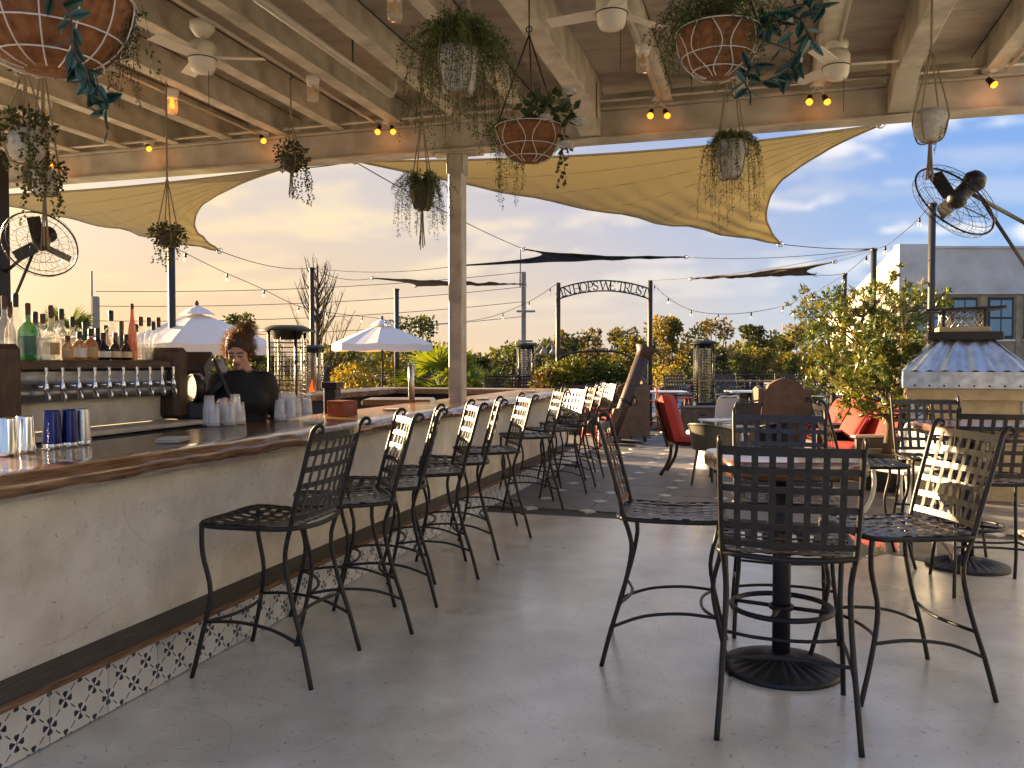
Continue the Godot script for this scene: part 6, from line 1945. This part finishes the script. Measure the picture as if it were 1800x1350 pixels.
	for q in [[1165, 18.2, "white topped bar table by the railing next to the red chair"], [1320, 18.4, "white topped bar table behind the tan wing chair"], [655, 17.6, "white topped bar table under the second umbrella"], [935, 19.0, "white topped bar table beside the dark heater"]]:
		var wt := thing("white_table", q[2], "table", foot(q[0], q[1], -0.004), YAW, "white topped bar tables")
		part("table_top", MB.new().box(Vector3(0, 0.8, 0), Vector3(1.0, 0.035, 0.7), Basis.IDENTITY, 0.01), M.white, wt)
		part("column", MB.new(true).tube([Vector3(0, 0.02, 0), Vector3(0, 0.79, 0)], 0.04, 10), M.castiron, wt)
		part("base", MB.new(true).lathe([Vector2(0.26, 0), Vector2(0.26, 0.02), Vector2(0.05, 0.06)], 20), M.castiron, wt)
	# big planter with shrubs and an iron hoop
	var bp := thing("large_planter", "large brown oval planter full of shrubs below the sign arch", "planter", foot(1045, 17.0, -0.004), YAW)
	part("trough", MB.new(true).lathe([Vector2(0.75, 0), Vector2(0.95, 0.9), Vector2(1.0, 1.0), Vector2(0.92, 1.0), Vector2(0.9, 0.9)], 30, Transform3D.IDENTITY, 1.0, 0.55), M.tubplum, bp)
	part("soil", MB.new(true).lathe([Vector2(0.92, 0.92), Vector2(0, 0.95)], 24, Transform3D.IDENTITY, 1.0, 0.55), M.soil, bp)
	part("hoop", MB.new(true).tube(curve([Vector3(-1.0, 0.9, 0), Vector3(-0.95, 1.3, 0), Vector3(-0.5, 1.62, 0), Vector3(0.5, 1.64, 0), Vector3(0.95, 1.3, 0), Vector3(1.0, 0.9, 0)], 5), 0.022, 7), M.castiron, bp)
	var lf := LF.new()
	bush(lf, Vector3(-0.45, 1.12, 0.05), Vector3(0.62, 0.38, 0.45), 2200, 0.1, [Color(0.14, 0.17, 0.03), Color(0.09, 0.12, 0.025), Color(0.18, 0.19, 0.04)])
	bush(lf, Vector3(-0.95, 0.95, 0.2), Vector3(0.35, 0.35, 0.3), 900, 0.08, [Color(0.16, 0.16, 0.04), Color(0.06, 0.03, 0.03)])
	bush(lf, Vector3(0.15, 1.1, 0), Vector3(0.5, 0.4, 0.4), 1400, 0.1, [Color(0.08, 0.12, 0.025), Color(0.06, 0.09, 0.02)])
	bush(lf, Vector3(0.65, 1.05, 0), Vector3(0.35, 0.26, 0.35), 800, 0.09, [Color(0.12, 0.14, 0.03), Color(0.1, 0.13, 0.03)])
	part("shrubs", lf.mesh(), M.leaf, bp)
	crate_plant(foot(622, 16.0, -0.004), 0.28, 0.95, "dark box planter with yellow leaves by the second umbrella", [Color(0.35, 0.26, 0.04), Color(0.24, 0.22, 0.04)], M.tubplum)
	crate_plant(foot(868, 20.5, -0.004), 0.22, 0.9, "pale spiky yucca in a pot near the dark heater", [Color(0.2, 0.22, 0.06), Color(0.14, 0.17, 0.05)], M.tubplum, true)
	crate_plant(foot(1172, 20.6, -0.004), 0.3, 0.85, "low pot of yellow flowers by the railing", [Color(0.4, 0.32, 0.08), Color(0.3, 0.26, 0.06), Color(0.14, 0.15, 0.03)], M.tubplum)
	fan_palm(foot(772, 22.0, -0.004), 0.75, 1.35, "bright green fan palm half hidden by the roof post", 22, [Color(0.16, 0.24, 0.04), Color(0.22, 0.28, 0.06), Color(0.10, 0.17, 0.03)])
	fan_palm(foot(838, 22.6, -0.004), 0.6, 0.9, "smaller fan palm on the other side of the roof post", 14, [Color(0.12, 0.2, 0.04), Color(0.08, 0.15, 0.03)])
	fan_palm(foot(118, 14.5, -0.004), 1.85, 0.62, "dark palm showing above the bottle row", 16, [Color(0.06, 0.10, 0.03), Color(0.09, 0.13, 0.04)])

# ---------- railing, street, trees, buildings ----------
func background():
	var a := Vector3(-19, 0, -23.2)
	var b := Vector3(14, 0, -23.2)
	var f := thing("railing", "dark horizontal wire railing along the far edge of the terrace", "railing", a)
	for k in 18:
		part("post", MB.new().box(Vector3(k * 33.0 / 17.0, 0.535, 0), Vector3(0.06, 1.07, 0.06)), M.castiron, f)
	for k in 6:
		part("rail", MB.new().box(Vector3(16.5, 0.18 + k * 0.165, 0.002), Vector3(33, 0.018, 0.018)), M.castiron, f)
	part("top_rail", MB.new().box(Vector3(16.5, 1.085, 0), Vector3(33.1, 0.035, 0.09), Basis.IDENTITY, 0.006), M.castiron, f)
	part("drink_ledge", MB.new().box(Vector3(18.0, 0.93, 0.24), Vector3(22, 0.05, 0.34), Basis.IDENTITY, 0.01), M.paletop, f)
	var pane := mat("winpane", 0.18, 0.22, 0.24, 0.08, 0.6)
	# neighbouring low white roof and pale wall
	var nb := thing("white_building", "low white flat roofed building beyond the railing", "building", Vector3(1, -4.2, -40))
	part("wall", MB.new().box(Vector3(0, 2.3, 0), Vector3(26, 4.6, 10)), M.white, nb)
	part("roof_edge", MB.new().box(Vector3(0, 4.63, 0), Vector3(26.3, 0.08, 10.3)), M.panel, nb)
	# an unseen wall added to bounce low sunlight onto the bar front and floor
	var sb := thing("bounce_wall", "added unseen grey wall that bounces the low sun onto the bar", "building", Vector3(5.3, -0.004, -4.6))
	part("wall", MB.new().box(Vector3(0.15, 2.1, 0), Vector3(0.3, 4.2, 15.0)), M.bounce_grey, sb)
	part("coping", MB.new().box(Vector3(0.15, 4.24, 0), Vector3(0.4, 0.08, 15.1)), M.panel, sb)
	for k in 3:  # windows on the added wall, likewise unseen
		var dz := -4.5 + 4.2 * k
		var wn := part("window", MB.new().box(Vector3(-0.01, 1.9, dz), Vector3(0.06, 1.3, 1.0)), M.iron, sb)
		part("pane", MB.new().box(Vector3(-0.045, 1.9, dz), Vector3(0.012, 1.16, 0.86)), M.winpane, wn)
	# brick building with white parapet
	var c0 := at(1580, 634, 40.0)
	var bl := thing("brick_building", "tan brick building with a white parapet and dark framed windows", "building", Vector3(c0.x, -4.2, c0.z), YAW)
	var brick := mat("tanbrick", 0.4, 0.31, 0.19, 0.85, 0.0, T.blotch, Vector3(0.5, 0.5, 0.5))
	var white := mat("parapet", 0.68, 0.65, 0.6, 0.8, 0.0, T.stain, Vector3(0.12, 0.12, 0.12))
	var frame := mat("winframe", 0.02, 0.03, 0.03, 0.5)
	var top := at(1580, 430, 40.0).y + 4.2
	var low := at(1580, 517, 40.0).y + 4.2
	var lw := at(1700, 437, 40.0).y + 4.2
	# the end wall leaves the corner at an angle
	var e := at(1452, 634, 95.0) - c0
	var el := Basis(Vector3.UP, -YAW) * Vector3(e.x, 0, e.z)
	var W := 24.0
	part("front_wall", MB.new().box(Vector3(W / 2, low / 2, -0.2), Vector3(W, low, 0.4)), brick, bl)
	part("parapet_wall", MB.new().box(Vector3(W / 2 + 0.7, (low + lw) / 2, -0.22), Vector3(W - 1.4 + 1.4, lw - low, 0.5)), white, bl)
	part("corner_pier", MB.new().box(Vector3(0.72, (low + top) / 2, -0.2), Vector3(1.6, top - low, 0.56)), white, bl)
	part("string_course", MB.new().box(Vector3(W / 2, low + 0.04, 0.07), Vector3(W + 0.1, 0.1, 0.2)), white, bl)
	part("coping", MB.new().box(Vector3(W / 2 + 0.8, lw + 0.04, -0.2), Vector3(W - 1.6, 0.1, 0.62)), white, bl)
	var ew := MB.new()
	var n := el.normalized()
	var th := Vector3(0.3, 0, 0)
	ew.quad(Vector3(0, 0, -0.3), el + Vector3(0, 0, 0), el + Vector3(0, top * 0.93, 0), Vector3(0, top, -0.3))
	ew.quad(Vector3(0.4, 0, -0.3), el + th, el + th + Vector3(0, top * 0.93, 0), Vector3(0.4, top, -0.3))
	ew.quad(Vector3(0, top, -0.3), el + Vector3(0, top * 0.93, 0), el + th + Vector3(0, top * 0.93, 0), Vector3(0.4, top, -0.3))
	part("end_wall", ew, M.endbrick, bl)
	for k in 8:
		var x := 1.35 + 1.72 * k
		var y1 := at(1650, 523, 40.0).y + 4.2
		var y0 := at(1650, 596, 40.0).y + 4.2
		for fl in 2:
			var yy := -fl * 3.0
			var wn := part("window", MB.new().box(Vector3(x, (y0 + y1) / 2 + yy, 0.01), Vector3(1.22, y1 - y0, 0.06)), frame, bl)
			for s in 4:
				var px := x + (-0.27 if s % 2 == 0 else 0.27)
				var py: float = lerp(y0, y1, 0.28 if s < 2 else 0.73) + yy
				part("pane", MB.new().box(Vector3(px, py, 0.045), Vector3(0.48, (y1 - y0) * 0.40, 0.012)), pane, wn)
			part("sill", MB.new().box(Vector3(x, y0 - 0.06 + yy, 0.06), Vector3(1.34, 0.1, 0.14)), white, bl)
	for k in 9:
		part("pilaster", MB.new().box(Vector3(0.45 + 1.72 * k, low / 2, 0.03), Vector3(0.22, low - 0.1, 0.08)), brick, bl)
	# utility poles
	pole_utility(920, 478, 34.0, "concrete utility pole with lamp arms beyond the dark heater")
	pole_utility(168, 521, 30.0, "concrete utility pole above the bottle row")
	pole_utility(1379, 592, 60.0, "distant utility pole with cross arm between the trees")
	for k in 4:
		wire("power line strung between the utility poles, %s from the top" % ["first", "second", "third", "fourth"][k], at(168, 512 + k * 26, 30.0), at(922, 478 + k * 26, 34.0), 0.25, 0.012, "power_line", "power line")
	wire("pale telephone line passing low behind the heater", at(640, 668 - 8, 34.0), at(1500, 640, 40.0), 0.2, 0.012, "power_line", "power line")
	# bare tree
	rng.seed = 5
	var base := foot(560, 26.0, -4.2)
	var bt := thing("bare_tree", "bare branched tree rising behind the dark pole", "tree", base)
	var tr := MB.new(true)
	var H := at(560, 450, 26.0).y + 4.2
	tr.tube([Vector3.ZERO, Vector3(0.05, H * 0.4, 0), Vector3(-0.05, H * 0.65, 0), Vector3(0, H * 0.97, 0)], [0.16, 0.12, 0.07, 0.012], 7)
	part("trunk", tr, M.bark, bt)
	var br := MB.new(true)
	for i in 46:
		var u := rng.randf_range(0.42, 0.92)
		var s := Vector3(0, H * u, 0)
		var an := rng.randf() * TAU
		var ln := (1.0 - u) * H * 0.5 + 0.4
		var e2 := s + Vector3(cos(an) * ln * 0.5, ln * 0.9, sin(an) * ln * 0.5)
		br.tube([s, s.lerp(e2, 0.5) + Vector3(cos(an), 0, sin(an)) * 0.12, e2], [0.03, 0.018, 0.006], 4)
		for k in 4:
			var s2 := s.lerp(e2, rng.randf_range(0.3, 0.9))
			br.tube([s2, s2 + (rv() * 0.35 + Vector3(0, 0.45, 0)) * ln * 0.4], [0.01, 0.004], 3)
	part("branch", br, M.bark, bt)
	trees()
func pole_utility(px: float, topy: float, depth: float, label: String):
	var top := at(px, topy, depth)
	var t := thing("utility_pole", label, "utility pole", Vector3(top.x, -4.2, top.z), YAW)
	var h := top.y + 4.2
	part("shaft", MB.new().box(Vector3(0, h / 2, 0), Vector3(0.21, h, 0.21), Basis.IDENTITY, 0.03), M.polegrey, t)
	part("top_pin", MB.new(true).tube([Vector3(-0.13, h - 0.6, 0), Vector3(-0.13, h + 0.9, 0)], 0.035, 6), M.polegrey, t)
	for k in 2:
		part("cross_arm", MB.new().box(Vector3(0.1, h - 1.6 - 1.2 * k, 0.19), Vector3(0.75 - 0.2 * k, 0.08, 0.08)), M.polegrey, t)
	for k in 2:
		part("lamp_arm", MB.new(true).tube(curve([Vector3(0.1, h - 3.6, 0), Vector3(0.5 + 0.3 * k, h - 3.2, 0.1), Vector3(0.75 + 0.35 * k, h - 2.9, 0.1), Vector3(0.8 + 0.4 * k, h - 3.1, 0.1)], 4), 0.04, 6), M.polegrey, t)
		part("lamp_shade", MB.new(true).lathe([Vector2(0.03, 0.12), Vector2(0.12, 0.0), Vector2(0.16, -0.12), Vector2(0, -0.1)], 10, Transform3D(Basis.IDENTITY, Vector3(0.8 + 0.4 * k, h - 3.2, 0.1))), M.polegrey, t)
func big_tree(px: float, topy: float, hw: float, depth: float, label: String, cols: Array, n: int, seed_: int, called := "tree"):
	rng.seed = seed_
	var base := foot(px, depth, -4.2)
	var H := at(px, topy, depth).y + 4.2
	var R := hw * 1.2 * depth / FOCAL
	var t := thing(called, label, "tree", base, 0.0, "trees beyond the terrace")
	part("trunk", MB.new(true).tube([Vector3.ZERO, Vector3(0.1, H * 0.45, 0), Vector3(0, H * 0.8, 0)], [0.24, 0.17, 0.05], 7), M.bark, t)
	var lf := LF.new()
	var clumps := []
	var nc := 46
	for i in nc:
		var d := rv()
		var rr := pow(rng.randf(), 0.4)
		var cr := rng.randf_range(0.14, 0.26) * R
		var y := H * 0.56 + d.y * H * 0.40 * rr
		if i < 5:
			y = H - cr * rng.randf_range(0.9, 1.3); d *= 0.5
		clumps.append([Vector3(d.x * R * rr, min(y, H - cr * 0.8), d.z * R * rr), cr, pick(cols)])
	var L := 0.0042 * depth
	var br := MB.new(true)
	for c in clumps:
		br.tube([Vector3(0, H * 0.42, 0), c[0]], [0.06, 0.015], 4)
	part("branch", br, M.bark, t)
	for i in n:
		var c = clumps[rng.randi() % nc]
		var d := rv()
		var o: Vector3 = c[0] + d * c[1] * pow(rng.randf(), 0.45)
		o.y = min(o.y, H)
		lf.leaf(o, d + rv() * 0.8, rv(), L * rng.randf_range(0.7, 1.5), L * 0.75, (c[2] as Color) * rng.randf_range(0.7, 1.35))
	part("crown", lf.mesh(), M.leaf, t)
func trees():
	var dk := [Color(0.055, 0.075, 0.028), Color(0.075, 0.095, 0.035), Color(0.045, 0.062, 0.026)]
	var gr := [Color(0.10, 0.125, 0.035), Color(0.125, 0.14, 0.04), Color(0.08, 0.105, 0.03)]
	var ye := [Color(0.18, 0.165, 0.045), Color(0.14, 0.145, 0.04), Color(0.21, 0.175, 0.05), Color(0.10, 0.115, 0.035)]
	var rd := [Color(0.13, 0.105, 0.05), Color(0.11, 0.11, 0.045), Color(0.09, 0.10, 0.04)]
	var ol := [Color(0.12, 0.125, 0.04), Color(0.15, 0.14, 0.045), Color(0.09, 0.105, 0.035)]
	var L := [
		[330, 606, 80, 30, "green leafy tree behind the first umbrella mast", gr, 6000], [455, 610, 75, 31, "green tree behind the bartender and heater", gr, 6000],
		[425, 553, 46, 46, "flat topped tree showing over the first umbrella", dk, 3000],
		[560, 612, 70, 30, "green tree to the side of the second heater", ol, 5500], [640, 603, 75, 30, "broad green tree behind the second umbrella", gr, 6000],
		[720, 625, 75, 28, "yellowing shrub tree beside the fan palm", ye, 5500], [735, 556, 62, 42, "dark pine like tree beside the roof post", dk, 5000],
		[830, 618, 70, 32, "dark hedge like tree just past the roof post", dk, 6000], [905, 604, 75, 36, "dark green tree behind the dark heater", dk, 6000],
		[970, 598, 60, 40, "dark tree behind the utility pole", dk, 5000], [1020, 582, 62, 38, "reddish leaved tree under the sign letters", rd, 5000],
		[1075, 578, 60, 44, "brown green tree under the middle of the sign", rd, 5000], [1120, 592, 60, 36, "olive tree beside the sign post", ol, 5000],
		[1180, 557, 80, 38, "big golden autumn tree next to the sign post", ye, 8500], [1255, 562, 52, 42, "thinning brown topped tree behind the steel heater", rd, 3200],
		[1240, 610, 70, 34, "dark tree low behind the steel heater", dk, 5000], [1330, 573, 46, 46, "dark conifer like tree between golden ones", dk, 5500],
		[1375, 590, 52, 50, "dark tree behind the distant utility pole", dk, 5000], [1325, 612, 50, 33, "golden shrub tree low behind the wing chair", ye, 4500],
		[1418, 570, 50, 40, "brown gold tree next to the leafy pot trees", ye, 4800], [1400, 620, 60, 32, "orange leaved shrub below the distant pole", ye, 4500],
		[1290, 628, 60, 36, "green shrub low between the heater and the conifer", gr, 4000]]
	for i in L.size():
		var s = L[i]
		big_tree(s[0], s[1], s[2], s[3], s[4], s[5], s[6], 300 + i)
	# wood beyond, one mass
	rng.seed = 9
	var lf := LF.new()
	for i in 42000:
		var px := rng.randf_range(-150, 1950)
		var dep := rng.randf_range(58, 78)
		var hh := 640 - 36 * (0.65 + 0.28 * sin(px * 0.021) + 0.22 * sin(px * 0.057 + 1.0) + 0.15 * sin(px * 0.13 + 2.0))
		var p := at(px, rng.randf_range(hh, 690), dep)
		lf.leaf(p, rv(), rv(), 0.55, 0.42, pick(dk + gr + ol + rd))
	var o := part(numbered("far_wood"), lf.mesh(), M.leaf, self)
	o.set_meta("label", "distant dark line of woods along the horizon")
	o.set_meta("category", "woods")
	o.set_meta("kind", "stuff")

func _ready():
	rng.seed = 20240611
	camera_and_light()
	make_materials()
	ground_and_terrace()
	roof()
	bar_counter()
	seating()
	bar_things()
	bartender()
	hanging()
	roof_fans()
	roof_lamps()
	sails()
	terrace_things()
	background()
